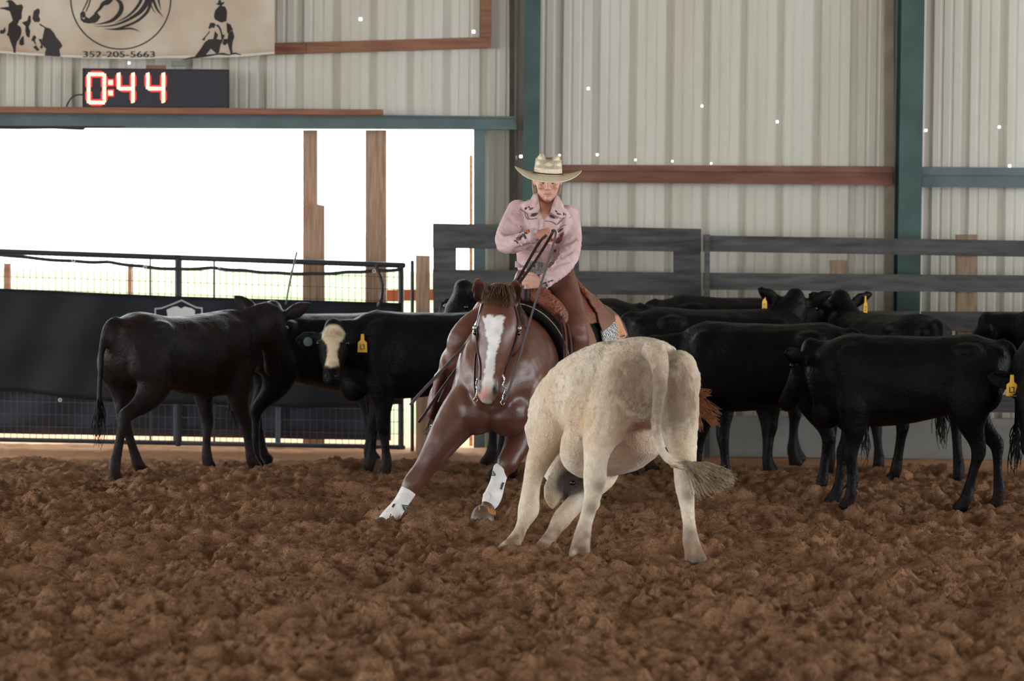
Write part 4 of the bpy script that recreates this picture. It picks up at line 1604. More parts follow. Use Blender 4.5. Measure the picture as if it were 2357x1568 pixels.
    M = mat('cream_hide', (0.8, 0.7, 0.6), 0.85, 0.15, attr=True, var=0.12, vscale=30, bump=0.55, bscale=95, sheen=0.15)
    link_mesh('body', me, M, t, True)
    bm = bmesh.new()
    r2 = random.Random(3)
    for k in range(420):
        st = Vector(P(1560 + r2.uniform(-18, 26), 1070 + r2.uniform(-7, 7), 14.22 + r2.uniform(-0.02, 0.02)))
        u = r2.random()
        q = r2.random()
        ex = 1590 + 92 * q ** 0.8
        ey = 1070 + (20 + 60 * (1 - q)) * u + 14 * q + r2.uniform(-5, 5)
        en = Vector(P(ex, ey, 14.22 + r2.uniform(-0.08, 0.06)))
        mi = Vector(P(1560 + (ex - 1560) * 0.55, 1066 + 18 * u + r2.uniform(-6, 6), 14.22 + r2.uniform(-0.03, 0.03)))
        hair(bm, [st, mi, en, en + Vector((r2.uniform(0, .04), r2.uniform(-.02, .02), r2.uniform(-.035, .01)))], 0.0024, 0.0005, n=3, sub=2)
    obj('tail_switch', bm, mat('smoky_hair', srgb(134, 114, 92), 0.7, 0.25, var=0.4, vscale=25, color2=srgb(176, 156, 128)), t, True)
    # short shaggy coat along the outline, laid as fine hairs
    bm = bmesh.new()
    lum = rgb.sum(1)
    sel = [i for i in range(len(co)) if co[i][2] > 0.62 and lum[i] > 1.35]
    for i in r2.sample(sel, 2600):
        p = Vector(co[i])
        n = Vector(no[i])
        d = (n * 0.45 + Vector((r2.uniform(-.3, .3), r2.uniform(-.3, .3), -0.7 + r2.uniform(-.2, .2)))).normalized()
        l = r2.uniform(0.012, 0.026)
        b = p + d * l
        s = d.cross(n)
        s = s.normalized() * 0.0008 if s.length > 1e-3 else Vector((0.001, 0, 0))
        bm.faces.new([bm.verts.new(p - s), bm.verts.new(p + s), bm.verts.new(b)])
    ho = obj('coat_hair', bm, mat('cream_hair', srgb(206, 184, 154), 0.8, 0.15, var=0.3, vscale=12, color2=srgb(236, 220, 196)), t)
    ho['kind'] = 'stuff'
    for (a, b, d) in ((1318, 1112, 15.005),):
        bm = bmesh.new()
        ball(bm, P(a, b, d), 0.016, seg=10)
        obj('eye', bm, M_EYE, t, True)
    return t


make_steer()
# ================================================================== HORSE
H_T = prow([(1130, 905, 16.14, 0.13, 0.13), (1142, 885, 16.28, 0.235, 0.25), (1160, 860, 16.50, 0.272, 0.325), (1200, 842, 16.85, 0.305, 0.36),
            (1248, 826, 17.20, 0.322, 0.355), (1298, 812, 17.50, 0.322, 0.335), (1342, 806, 17.76, 0.31, 0.315), (1358, 820, 17.98, 0.17, 0.20)])
H_SUB = 12
H_D = catmull(H_T, H_SUB)
H_F = rings(H_D[:, :3], (0, 0, 1))


def HB(t, phi, off=0.0):
    """a point on the horse's trunk: t counts sections from the chest, phi degrees from the spine (+ = its left side)"""
    i = min(len(H_D) - 1, max(0, t * H_SUB))
    a, b = int(math.floor(i)), min(len(H_D) - 1, int(math.floor(i)) + 1)
    f = i - a
    row = H_D[a] * (1 - f) + H_D[b] * f
    s = H_F[a][1].lerp(H_F[b][1], f)
    u = H_F[a][2].lerp(H_F[b][2], f)
    p = math.radians(phi)
    return Vector(row[:3]) + s * (math.sin(p) * (row[3] + off)) + u * (math.cos(p) * (row[4] + off))


def HN(t, phi):
    return (HB(t, phi, 0.1) - HB(t, phi, 0.0)).normalized()


HEAD = [(1147, 684, 16.20, 0.074, 0.085), (1147, 708, 16.11, 0.100, 0.112), (1146, 735, 16.04, 0.117, 0.135), (1145, 768, 15.99, 0.117, 0.138), (1140, 803, 15.96, 0.098, 0.122),
        (1132, 842, 15.93, 0.076, 0.090), (1125, 878, 15.91, 0.064, 0.068), (1122, 903, 15.90, 0.063, 0.060), (1122, 918, 15.91, 0.046, 0.042)]


def make_horse():
    bm = bmesh.new()
    tube(bm, H_T, n=24, sub=4, power=2.1)
    # neck
    tube(bm, prow([(1160, 850, 16.66, 0.205, 0.25), (1158, 790, 16.52, 0.162, 0.22), (1153, 735, 16.40, 0.122, 0.18), (1149, 690, 16.27, 0.090, 0.13)]), up=(0, -1, 0.2), n=18)
    # breast muscles, shoulders
    ball(bm, P(1096, 945, 16.22), (0.135, 0.12, 0.145))
    ball(bm, P(1168, 950, 16.22), (0.125, 0.12, 0.14))
    ball(bm, P(1078, 908, 16.38), (0.10, 0.20, 0.18))
    ball(bm, P(1222, 905, 16.40), (0.10, 0.20, 0.19))
    # head
    tube(bm, prow(HEAD), up=(0, -1, 0.1), n=20, sub=4, power=2.3)
    ball(bm, P(1180, 778, 16.08), (0.055, 0.10, 0.115))
    ball(bm, P(1107, 778, 16.08), (0.055, 0.10, 0.115))
    for (a, b, d) in ((1101, 766, 15.95), (1187, 767, 15.96)):
        ball(bm, P(a, b, d), (0.030, 0.034, 0.030), seg=10)
    # nostril wings, chin
    ball(bm, P(1105, 893, 15.87), (0.024, 0.030, 0.036), seg=10)
    ball(bm, P(1140, 897, 15.87), (0.024, 0.030, 0.036), seg=10)
    ball(bm, P(1124, 920, 15.93), (0.040, 0.036, 0.028), seg=10)
    ear_shape(bm, P(1113, 698, 16.14), P(1098, 638, 16.10), (-0.25, -1, 0.0), 0.10, 0.022, 0.42)
    ear_shape(bm, P(1179, 708, 16.14), P(1188, 642, 16.10), (0.10, -1, 0.0), 0.102, 0.022, 0.42)
    # right foreleg (image left), reaching out
    tube(bm, prow([(1090, 905, 16.34, 0.12, 0.17), (1054, 964, 16.27, 0.122, 0.15), (1026, 1005, 16.22, 0.102, 0.115), (1000, 1045, 16.19, 0.080, 0.088), (974, 1082, 16.17, 0.062, 0.066),
                   (958, 1104, 16.16, 0.063, 0.062), (946, 1120, 16.15, 0.058, 0.056), (935, 1138, 16.14, 0.040, 0.039), (919, 1163, 16.12, 0.033, 0.033), (903, 1186, 16.10, 0.040, 0.040),
                   (890, 1200, 16.08, 0.036, 0.036), (878, 1209, 16.05, 0.052, 0.050), (870, 1217, 16.03, 0.056, 0.056)]), up=(0, 1, 0), n=16)
    ball(bm, P(966, 1118, 16.20), (0.030, 0.03, 0.030), seg=8)
    # left foreleg (image right), folding
    tube(bm, prow([(1212, 915, 16.46, 0.13, 0.17), (1204, 985, 16.42, 0.105, 0.13), (1190, 1024, 16.36, 0.080, 0.09), (1176, 1052, 16.30, 0.066, 0.07), (1166, 1070, 16.27, 0.064, 0.062),
                   (1156, 1087, 16.26, 0.043, 0.042), (1146, 1112, 16.26, 0.034, 0.034), (1135, 1142, 16.26, 0.041, 0.04), (1126, 1160, 16.24, 0.042, 0.040), (1118, 1174, 16.20, 0.040, 0.040),
                   (1113, 1182, 16.18, 0.064, 0.062), (1110, 1200, 16.16, 0.074, 0.072)]), up=(0, 1, 0), n=16)
    # crouched hind legs
    for (dx, dd, hx, hy, hd) in ((-62, -0.05, 1285, 1160, 17.25), (58, 0.05, 1362, 1150, 17.38)):
        tube(bm, prow([(1322 + dx, 800, 17.72 + dd, 0.15, 0.24), (1318 + dx, 880, 17.60 + dd, 0.15, 0.24), (1318 + dx * 0.9, 950, 17.50 + dd, 0.105, 0.16),
                       (1322 + dx * 0.8, 1010, 17.62 + dd, 0.066, 0.09), (1325 + dx * 0.7, 1055, 17.72 + dd, 0.052, 0.07), (1325 + dx * 0.65, 1075, 17.70 + dd, 0.046, 0.06),
                       ((1325 + dx * 0.6 + hx) / 2, 1105, 17.55 + dd, 0.036, 0.04), (hx + 2, 1135, hd + 0.1, 0.044, 0.045), (hx, hy - 10, hd + 0.03, 0.040, 0.04), (hx, hy, hd, 0.058, 0.062)]),
             up=(0, 1, 0), n=14)
    # tail bone
    tube(bm, prow([(1345, 760, 17.98, 0.05, 0.05), (1370, 765, 18.05, 0.04, 0.04), (1400, 790, 18.08, 0.03, 0.03)]), up=(0, 1, 0), n=10)
    me = fuse(bm, 0.0105, 9, 'body', 0.5, 0.55)
    co = get_co(me)
    # hollows above the nostrils, chest groove, jaw line
    def dent(px, py, d, r, a, cen):
        nonlocal co
        w = gauss(co, P(px, py, d), r)
        dirv = np.array(tuple((Vector(cen) - P(px, py, d)).normalized()))
        co = co + dirv[None, :] * (w * a)[:, None]
    C = P(1123, 890, 16.0)
    dent(1103, 891, 15.86, 0.020, 0.016, C)
    dent(1139, 897, 15.86, 0.020, 0.016, C)
    for py in range(925, 1000, 10):
        dent(1130, py, 16.08, 0.032, 0.034, P(1130, py, 16.5))
    for k in range(6):
        dent(1072 + k * 4, 870 + k * 16, 16.15, 0.035, 0.014, P(1090, 880, 16.6))
        dent(1205 - k * 5, 850 + k * 18, 16.2, 0.035, 0.014, P(1170, 880, 16.6))
    set_co(me, co)
    no = get_no(me)
    n1 = vnoise(co[:, 0] * 6, co[:, 1] * 6, co[:, 2] * 6, seed=13)
    n2 = vnoise(co[:, 0] * 30, co[:, 1] * 30, co[:, 2] * 30, seed=14)
    rgb = np.tile(np.array(srgb(104, 64, 49)), (len(co), 1))
    rgb = mixc(rgb, srgb(86, 50, 39), np.clip(0.5 + 0.8 * n1, 0, 1) * 0.6)
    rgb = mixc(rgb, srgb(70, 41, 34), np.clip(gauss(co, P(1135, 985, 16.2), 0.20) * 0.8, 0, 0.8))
    # legs darker at the knee, hooves horn-grey and dusty
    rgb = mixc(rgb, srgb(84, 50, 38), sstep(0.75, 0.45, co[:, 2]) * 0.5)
    # blaze: traced along the face
    hx = np.array([tuple(P(a, b, 16.0)) for a, b in ((1136, 724), (1137, 760), (1136, 790), (1131, 820), (1127, 850), (1123, 880), (1120, 905), (1121, 922))])
    hw = [27, 19, 11, 9, 11, 13, 13, 12]
    zz = co[:, 2]
    cx = np.interp(-zz, -hx[:, 2], hx[:, 0])
    ww = np.interp(-zz, -hx[:, 2], hw) / 408.0
    jag = 0.006 * vnoise(co[:, 0] * 60, co[:, 2] * 90, seed=31) + 0.004 * n2
    ztop, zbot = P(1136, 722, 16).z, P(1121, 925, 16).z
    face = (co[:, 1] < 15.975) & (zz < ztop + 0.01) & (zz > zbot - 0.02)
    wb = sstep(0.005, -0.005, np.abs(co[:, 0] - cx) - ww + jag) * face * sstep(0.006, -0.008, zz - ztop + 0.25 * np.abs(co[:, 0] - cx) + jag * 2)
    rgb = mixc(rgb, srgb(236, 230, 226), np.clip(wb, 0, 1))
    # pink and grey muzzle skin
    pk = gauss(co, P(1112, 905, 15.85), 0.042) * (co[:, 1] < 15.95)
    rgb = mixc(rgb, srgb(226, 170, 152), np.clip(pk * 1.5, 0, 0.9))
    gk = gauss(co, P(1138, 912, 15.86), 0.036) * (co[:, 1] < 15.95)
    rgb = mixc(rgb, srgb(128, 108, 100), np.clip(gk * 1.4, 0, 0.85))
    for (a, b) in ((1103, 891), (1139, 897)):
        sc_ = np.array([1.15, 1, 0.62])
        rgb = mixc(rgb, srgb(26, 17, 15), np.clip(gauss(co * sc_, np.array(tuple(P(a, b, 15.86))) * sc_, 0.021) * 2.0 - 0.3, 0, 1))
    # dark inside of the ears, eye rims
    for (a, b) in ((1103, 673), (1184, 680)):
        ei = (np.abs(co[:, 0] - P(a, b, 16.1).x) < 0.026) & (zz > P(a, b + 22, 16.1).z) & (zz < P(a, b - 20, 16.1).z) & (no[:, 1] < -0.35)
        rgb = mixc(rgb, srgb(44, 30, 26), ei * 0.85)
    for (a, b, d) in ((1097, 766, 15.93), (1191, 767, 15.94)):
        rgb = mixc(rgb, srgb(52, 34, 30), np.clip(gauss(co, P(a, b, d), 0.030) * 1.2, 0, 0.85))
    for c_, r_ in ((P(1110, 1194, 16.17), 0.085), (P(872, 1214, 16.04), 0.06)):
        rgb = mixc(rgb, srgb(78, 66, 57), np.clip(gauss(co, c_, r_) * 2.2, 0, 0.92))
    hoof = sstep(0.075, 0.055, co[:, 2])
    rgb = mixc(rgb, srgb(98, 84, 72), hoof * (0.9 + 0.1 * n2))
    dust = sstep(0.30, 0.08, co[:, 2]) * (0.4 + 0.4 * n2)
    rgb = mixc(rgb, srgb(120, 86, 63), np.clip(dust, 0, 0.4))
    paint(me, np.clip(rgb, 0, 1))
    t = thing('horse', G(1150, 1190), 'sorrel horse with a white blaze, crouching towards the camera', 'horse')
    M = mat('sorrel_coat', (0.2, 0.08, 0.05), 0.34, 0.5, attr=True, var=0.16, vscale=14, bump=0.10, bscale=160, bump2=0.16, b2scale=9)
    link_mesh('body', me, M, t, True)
    bvh = bvh_of(me)
    for (a, b, d) in ((1095, 766, 15.93), (1192, 767, 15.935)):
        bm = bmesh.new()
        ball(bm, P(a, b, d + 0.004), (0.016, 0.020, 0.017), seg=12)
        obj('eye', bm, M_EYE, t, True)
    r2 = random.Random(5)
    M_MANE = mat('mane_hair', srgb(72, 48, 37), 0.55, 0.35, var=0.35, vscale=30, color2=srgb(118, 86, 65))
    bm = bmesh.new()
    for k in range(130):
        x0 = r2.uniform(1124, 1170)
        s = 1 if r2.random() > 0.35 else -1
        l = r2.uniform(8, 40)
        x1 = x0 + s * r2.uniform(4, 26) - 3
        p0 = P(x0, 668 + r2.uniform(-3, 4), 16.17)
        p1 = P((x0 + x1) / 2, 662 + r2.uniform(-9, 12), 16.06)
        p2 = P(x1, 676 + l * 0.55, 15.985 + r2.uniform(-.02, .01))
        p3 = P(x1 + r2.uniform(-5, 5), 676 + l, 15.93 + r2.uniform(-.02, .01) + max(0, (abs(x1 - 1146) - 26) * 0.006))
        hair(bm, [p0, p1, p2, p3], 0.0026, 0.0008, n=4, sub=3)
    obj('forelock', bm, M_MANE, t, True)
    bm = bmesh.new()
    for k in range(110):
        f = r2.random()
        x0, y0, d0 = 1150 + 12 * f, 672 + 62 * f, 16.22 + 0.32 * f
        p0 = P(x0, y0, d0)
        p1 = P(x0 + 34 + r2.uniform(-6, 6), y0 + 10, d0 - 0.03)
        p2 = P(x0 + 52 + 14 * f + r2.uniform(-8, 8), y0 + 40 + r2.uniform(0, 26), d0 + r2.uniform(-.05, 0))
        hair(bm, [p0, p1, p2], 0.003, 0.0009, n=4, sub=3)
    obj('mane', bm, M_MANE, t, True)
    bm = bmesh.new()
    for k in range(190):
        q = r2.random()
        e = r2.uniform(-1, 1)
        p0 = P(1398 + r2.uniform(-8, 8), 790 + r2.uniform(-8, 8), 18.08)
        p1 = P(1500 + r2.uniform(-12, 12), 850 + e * 14, 17.95)
        p2 = P(1580 + r2.uniform(-14, 14), 905 + e * 24, 17.85 + r2.uniform(-.05, .05))
        en = [(1632, 905), (1655, 950), (1650, 975), (1612, 985), (1622, 930)][r2.randrange(5)]
        p3 = P(en[0] + r2.uniform(-14, 8), en[1] + r2.uniform(-10, 10), 17.80 + r2.uniform(-.08, .08))
        hair(bm, [p0, p1, p2, p3], 0.005, 0.0012, n=4, sub=3)
    obj('tail_hair', bm, mat('red_tail', srgb(150, 90, 58), 0.5, 0.4, var=0.35, vscale=20, color2=srgb(190, 128, 88)), t, True)
    bm = bmesh.new()
    for k in range(70):
        a_ = r2.uniform(-1, 1)
        p0 = P(1122 + a_ * 17, 1168 + r2.uniform(-2, 4) + 4 * a_, 16.17 - 0.02 * (1 - abs(a_)))
        hair(bm, [p0, P(1122 + a_ * 19, 1174 + 4 * a_, 16.135), P(1121 + a_ * 20 + r2.uniform(-3, 3), 1180 + r2.uniform(0, 5) + 3 * a_, 16.125)], 0.004, 0.0018, n=4, sub=2)
    obj('coronet_hair', bm, mat('tan_hair', srgb(190, 138, 92), 0.8, 0.2, var=0.2, vscale=30), t, True)
    # sport boots
    M_BOOT = mat('boot_white', srgb(222, 214, 208), 0.85, 0.2, var=0.12, vscale=20, color2=srgb(238, 234, 232), bump=0.2, bscale=200)
    M_BOOTD = mat('boot_dusty', srgb(206, 178, 156), 0.9, 0.1, var=0.2, vscale=25)
    M_TEAL = mat('badge_dark', srgb(44, 62, 66), 0.6)
    M_TEALL = mat('badge_light', srgb(150, 172, 176), 0.6)

    def boot(rows, badge, oval, tab, lab):
        bm = bmesh.new()
        tube(bm, prow(rows), up=(0, 1, 0), n=20, sub=4)
        o = obj('sport_boot', bm, M_BOOT, t, True)
        o['label'] = lab
        bv = bvh_of(o.data)

        def sub(nm, poly, material, off):
            q = bmesh.new()
            decal(q, bv, poly, off, res=2.5)
            if len(q.faces):
                so = obj(nm, q, material, o)
                so.modifiers.new('th', 'SOLIDIFY').thickness = 0.0015
        sub('badge', badge, M_TEAL, 0.003)
        cx = sum(p[0] for p in badge) / len(badge)
        cy = sum(p[1] for p in badge) / len(badge)
        sub('badge_mark', [(cx + (x - cx) * 0.55, cy + (y - cy) * 0.55) for x, y in badge], M_TEALL, 0.0045)
        sub('badge_core', [(cx + (x - cx) * 0.25, cy + (y - cy) * 0.25) for x, y in badge], M_TEAL, 0.006)
        sub('strike_pad', oval, M_BOOT, 0.004)
        sub('strap_tab', tab, M_TEAL, 0.003)
        return o
    boot([(940, 1130, 16.145, 0.047, 0.047), (931, 1145, 16.135, 0.044, 0.044), (919, 1163, 16.12, 0.043, 0.043), (906, 1181, 16.105, 0.049, 0.048), (895, 1194, 16.09, 0.050, 0.05), (886, 1203, 16.075, 0.046, 0.048)],
         [(925, 1162), (940, 1163), (942, 1167), (933, 1175), (929, 1174)], [(908 + 9 * math.cos(a), 1190 + 8 * math.sin(a)) for a in np.linspace(0, 6.28, 13)[:-1]],
         [(902, 1167), (907, 1160), (910, 1162), (905, 1170)], 'white sport boot on the outstretched foreleg')
    boot([(1155, 1078, 16.262, 0.048, 0.047), (1151, 1090, 16.26, 0.046, 0.046), (1145, 1112, 16.26, 0.044, 0.044), (1137, 1136, 16.26, 0.051, 0.05), (1131, 1150, 16.25, 0.052, 0.051), (1127, 1160, 16.24, 0.047, 0.047)],
         [(1136, 1084), (1141, 1092), (1140, 1096), (1132, 1096)], [(1121 + 8 * math.cos(a), 1143 + 10 * math.sin(a)) for a in np.linspace(0, 6.28, 13)[:-1]],
         [(1151, 1125), (1156, 1110), (1160, 1111), (1154, 1128)], 'white sport boot on the folded foreleg')
    return t, me, bvh


horse, horse_me, horse_bvh = make_horse()

# ---- saddle pad, saddle, bridle, reins
M_LEATHER = mat('saddle_leather', srgb(136, 76, 54), 0.36, 0.45, var=0.35, vscale=40, bump=0.7, bscale=70, coat=0.1)
M_LEATHERD = mat('smooth_leather', srgb(128, 82, 66), 0.4, 0.4, var=0.12, vscale=12, bump=0.1, bscale=60)
M_STRAPL = mat('dark_leather', srgb(52, 32, 30), 0.45, 0.4, var=0.2, vscale=20)
M_BURG = mat('burgundy_leather', srgb(104, 62, 62), 0.4, 0.45, var=0.2, vscale=14)
M_FELT = mat('black_felt', srgb(24, 23, 24), 0.95, 0.1, bump=0.4, bscale=150)
M_FLEECE = mat('cream_fleece', srgb(176, 164, 132), 0.95, 0.1, bump=0.6, bscale=120)
M_SILVER = mat('silver', srgb(206, 204, 200), 0.25, 0.5, 1.0, bump=0.3, bscale=120)


def wrap(name, t0, t1, p0, p1, off, thick, material, parent, nt=26, npn=34, edge=None):
    """a sheet wrapped round the horse's trunk"""
    bm = bmesh.new()
    gr = []
    for i in range(nt + 1):
        row = []
        for j in range(npn + 1):
            ph = p0 + (p1 - p0) * j / npn
            a, b = (t0(ph) if callable(t0) else t0), (t1(ph) if callable(t1) else t1)
            row.append(bm.verts.new(HB(a + (b - a) * i / nt, ph, off)))
        gr.append(row)
    for i in range(nt):
        for j in range(npn):
            bm.faces.new((gr[i][j], gr[i][j + 1], gr[i + 1][j + 1], gr[i + 1][j]))
    o = obj(name, bm, material, parent, True)
    md = o.modifiers.new('th', 'SOLIDIFY')
    md.thickness = thick
    md.offset = 0
    return o


pad = thing('saddle_pad', HB(3.5, 0), 'black felt saddle pad with pale trim under the saddle', 'saddle pad')
tf = lambda ph: 2.32 + 0.0022 * abs(ph)
tr = lambda ph: 5.12 - 0.0006 * abs(ph)
wrap('felt', tf, tr, -88, 88, 0.030, 0.03, M_FELT, pad)
for off, dt, w, material in ((0.047, 0.13, 0.010, M_FLEECE),):
    for sgn in (1, -1):
        bm = bmesh.new()
        ph = [5 + 80 * k / 10 for k in range(11)]
        strap(bm, [HB(tf(q) + dt, q * sgn, off) for q in ph], [HN(tf(q) + dt, q * sgn) for q in ph], w, 0.004)
        obj('front_trim', bm, material, pad)
        bm = bmesh.new()
        strap(bm, [HB(tr(q) - dt, q * sgn, off) for q in ph], [HN(tr(q) - dt, q * sgn) for q in ph], w, 0.004)
        obj('rear_trim', bm, material, pad)
# zebra flap and branded patch at the rear corner, lying on the flank
bvh_pad = horse_bvh


def flap(name, poly, off, thick, material, parent):
    q = bmesh.new()
    decal(q, bvh_pad, poly, off, res=5)
    o = obj(name, q, material, parent, True)
    md = o.modifiers.new('th', 'SOLIDIFY')
    md.thickness = thick
    return o


def zebra_mat():
    m = bpy.data.materials.new('zebra_print')
    m.use_nodes = True
    nt = m.node_tree
    b = nt.nodes['Principled BSDF']
    b.inputs['Roughness'].default_value = 0.8
    tc = nt.nodes.new('ShaderNodeTexCoord')
    w = nt.nodes.new('ShaderNodeTexWave')
    w.inputs['Scale'].default_value = 38
    w.inputs['Distortion'].default_value = 5
    w.inputs['Detail Scale'].default_value = 1.4
    mp = nt.nodes.new('ShaderNodeMapping')
    mp.inputs['Rotation'].default_value = (0, 0.5, 0)
    nt.links.new(tc.outputs['Object'], mp.inputs['Vector'])
    nt.links.new(mp.outputs['Vector'], w.inputs['Vector'])
    r = nt.nodes.new('ShaderNodeValToRGB')
    r.color_ramp.interpolation = 'CONSTANT'
    r.color_ramp.elements[0].color = (0.01, 0.01, 0.01, 1)
    r.color_ramp.elements[1].position = 0.5
    r.color_ramp.elements[1].color = (0.72, 0.70, 0.68, 1)
    nt.links.new(w.outputs['Fac'], r.inputs['Fac'])
    nt.links.new(r.outputs['Color'], b.inputs['Base Color'])
    return m


flap('zebra_flap', [(1362, 768), (1392, 750), (1398, 760), (1399, 800), (1399, 830), (1372, 835)], 0.058, 0.012, zebra_mat(), pad)
M_PATCH = mat('patch_leather', srgb(206, 148, 108), 0.6, 0.3, var=0.1, vscale=20)
pt = flap('branded_patch', [(1396, 739), (1405, 740), (1413, 758), (1422, 777), (1410, 786), (1397, 796), (1394, 770)], 0.062, 0.006, M_PATCH, pad)
pt['label'] = 'tan leather patch with a burnt figure, 2020 and lettering'
PB = bvh_of(pt.data)
q = bmesh.new()
for poly in ([(1405, 757), (1408, 754), (1411, 758), (1414, 762), (1416, 768), (1413, 766), (1411, 763), (1408, 764), (1405, 765), (1403, 762)],
             *[[(1406 + 4 * math.cos(a), 756 + 4 * math.sin(a)), (1406 + 9 * math.cos(a - .13), 756 + 9 * math.sin(a - .13)), (1406 + 9 * math.cos(a + .13), 756 + 9 * math.sin(a + .13))] for a in np.linspace(2.4, 6.6, 8)]):
    decal(q, PB, poly, 0.004, res=4)
M_BURN = mat('burnt_mark', srgb(84, 50, 36), 0.7)
if len(q.faces):
    obj('burnt_figure', q, M_BURN, pt)


def patch_text(s, x0, y0, ang, h, length):
    me = text_mesh(s, 1.0)
    co = get_co(me)
    lo, hi = co.min(0), co.max(0)
    out = []
    ca, sa = math.cos(ang), math.sin(ang)
    for c in co:
        u = (c[0] - lo[0]) / (hi[0] - lo[0]) * length
        v = (c[1] - lo[1]) / (hi[1] - lo[1]) * h
        p, n = on_surface(PB, x0 + u * ca + v * sa, y0 + u * sa - v * ca, 0.004)
        if p is None:
            p, n = on_surface(horse_bvh, x0 + u * ca + v * sa, y0 + u * sa - v * ca, 0.068)
        out.append(tuple(p) if p is not None else tuple(P(x0, y0, 17.5)))
    set_co(me, np.array(out))
    link_mesh('lettering', me, M_BURN, pt)


patch_text('2020', 1401, 779, -0.60, 4.5, 10)
patch_text('CHALLENGE', 1399, 791, -0.60, 4.0, 24)

sd = thing('saddle', HB(3.6, 0, 0.06), 'tooled tan leather western saddle under the rider', 'saddle')
bm = bmesh.new()
# fork (swells), seat, cantle
arch = [HB(2.95, a, 0.040 + 0.040 * math.exp(-(a / 45.0) ** 2)) for a in (-62, -45, -30, -15, 0, 15, 30, 45, 62)]
tube(bm, [(*p, r, r * 1.1) for p, r in zip(arch, (0.03, 0.055, 0.062, 0.056, 0.05, 0.056, 0.062, 0.055, 0.03))], up=(0, 1, 0), n=14)
seat = [(2.95, 0.10), (3.3, 0.06), (3.8, 0.05), (4.3, 0.08), (4.55, 0.13)]
tube(bm, [(*HB(t, 0, o), 0.17, 0.045) for t, o in seat], n=16)
cant = [HB(4.5, a, 0.045 + 0.12 * math.exp(-(a / 38.0) ** 2)) for a in (-34, -26, -18, -9, 0, 9, 18, 26, 34)]
tube(bm, [(*p, 0.022, 0.03) for p in cant], up=(0, 1, 0), n=12)
me = fuse(bm, 0.011, 6, 'tree', 0.5, 0.6)
link_mesh('tree_and_seat', me, M_LEATHER, sd, True)
bm = bmesh.new()
hp = P(1211, 676, 16.74)
tube(bm, [(*(hp - Vector((0, 0, 0.04))), 0.026, 0.026), (*(hp + Vector((0, -0.02, 0.04))), 0.022, 0.022), (*(hp + Vector((0.01, -0.035, 0.09))), 0.024, 0.024)], up=(0, 1, 0), n=12)
ball(bm, hp + Vector((0.012, -0.04, 0.10)), (0.040, 0.044, 0.014))
obj('horn', bm, M_STRAPL, sd, True)
for sgn in (1, -1):
    wrap('skirt', 3.0, 5.05, 12 * sgn, 58 * sgn, 0.058, 0.014, M_LEATHER, sd, 18, 12)
    wrap('fender', 3.25, 3.75, 30 * sgn, 95 * sgn, 0.075, 0.010, M_LEATHERD, sd, 8, 16)
    # stirrup hanging at the end of the fender
    c = HB(3.5, 112 * sgn, 0.14)
    bm = bmesh.new()
    ring = [c + Vector((0.0, 0.07 * math.cos(a), 0.07 * math.sin(a) - 0.02)) for a in np.linspace(0, 2 * math.pi, 17)]
    wire(bm, ring, 0.011, n=8, sub=2)
    bar(bm, HB(3.5, 95 * sgn, 0.085), c + Vector((0, 0, 0.05)), 0.05, 0.008, up=(1, 0.2, 0))
    obj('stirrup', bm, M_STRAPL, sd, True)
# rear jockey panels seen behind the rider's thigh
for nm, poly, material, off in (('tooled_jockey', [(1334, 688), (1341, 692), (1358, 708), (1373, 724), (1352, 735), (1343, 722), (1336, 706)], M_LEATHER, 0.070),
                                ('plain_jockey', [(1353, 733), (1371, 724), (1383, 736), (1396, 748), (1380, 760), (1364, 772), (1357, 756)], M_LEATHERD, 0.066)):
    q = bmesh.new()
    decal(q, horse_bvh, poly, off, res=4)
    o = obj(nm, q, material, sd, True)
    o.modifiers.new('th', 'SOLIDIFY').thickness = 0.008
# hanging strings and latigo
for pts_, w, material in (([(1268, 728, 16.70), (1274, 780, 16.62), (1272, 840, 16.60), (1264, 905, 16.60)], 0.013, M_BURG), ([(1277, 735, 16.70), (1284, 790, 16.62), (1283, 850, 16.60), (1277, 925, 16.60)], 0.011, M_BURG),
                          ([(1285, 745, 16.72), (1292, 800, 16.66), (1289, 870, 16.64), (1284, 935, 16.64)], 0.012, M_STRAPL), ([(1262, 730, 16.68), (1267, 790, 16.60), (1266, 850, 16.59), (1258, 890, 16.59)], 0.010, M_STRAPL)):
    bm = bmesh.new()
    pp = []
    for a_, b_, d_ in pts_:
        h_, n_ = on_surface(horse_bvh, a_, b_, 0.085)
        pp.append(h_ if h_ is not None else P(a_, b_, d_))
    strap(bm, pp, [(0.35, -1, 0)] * len(pts_), w, 0.004)
    obj('saddle_string', bm, material, sd)
bm = bmesh.new()
ph = list(range(60, 301, 12))
strap(bm, [HB(3.1, q, 0.022) for q in ph], [HN(3.1, q) for q in ph], 0.10, 0.010)
obj('cinch', bm, M_FELT, sd)

br = thing('bridle', P(1146, 700, 16.0), 'dark leather bridle with silver bit on the horse head', 'bridle')


def skin_strap(bm, pxs, w, t, bv, off=0.003, fallback=16.0):
    pts_, nn = [], []
    for a, b in pxs:
        p, n = on_surface(bv, a, b, off)
        if p is None:
            continue
        pts_.append(p)
        nn.append(n)
    if len(pts_) > 1:
        strap(bm, pts_, nn, w, t)


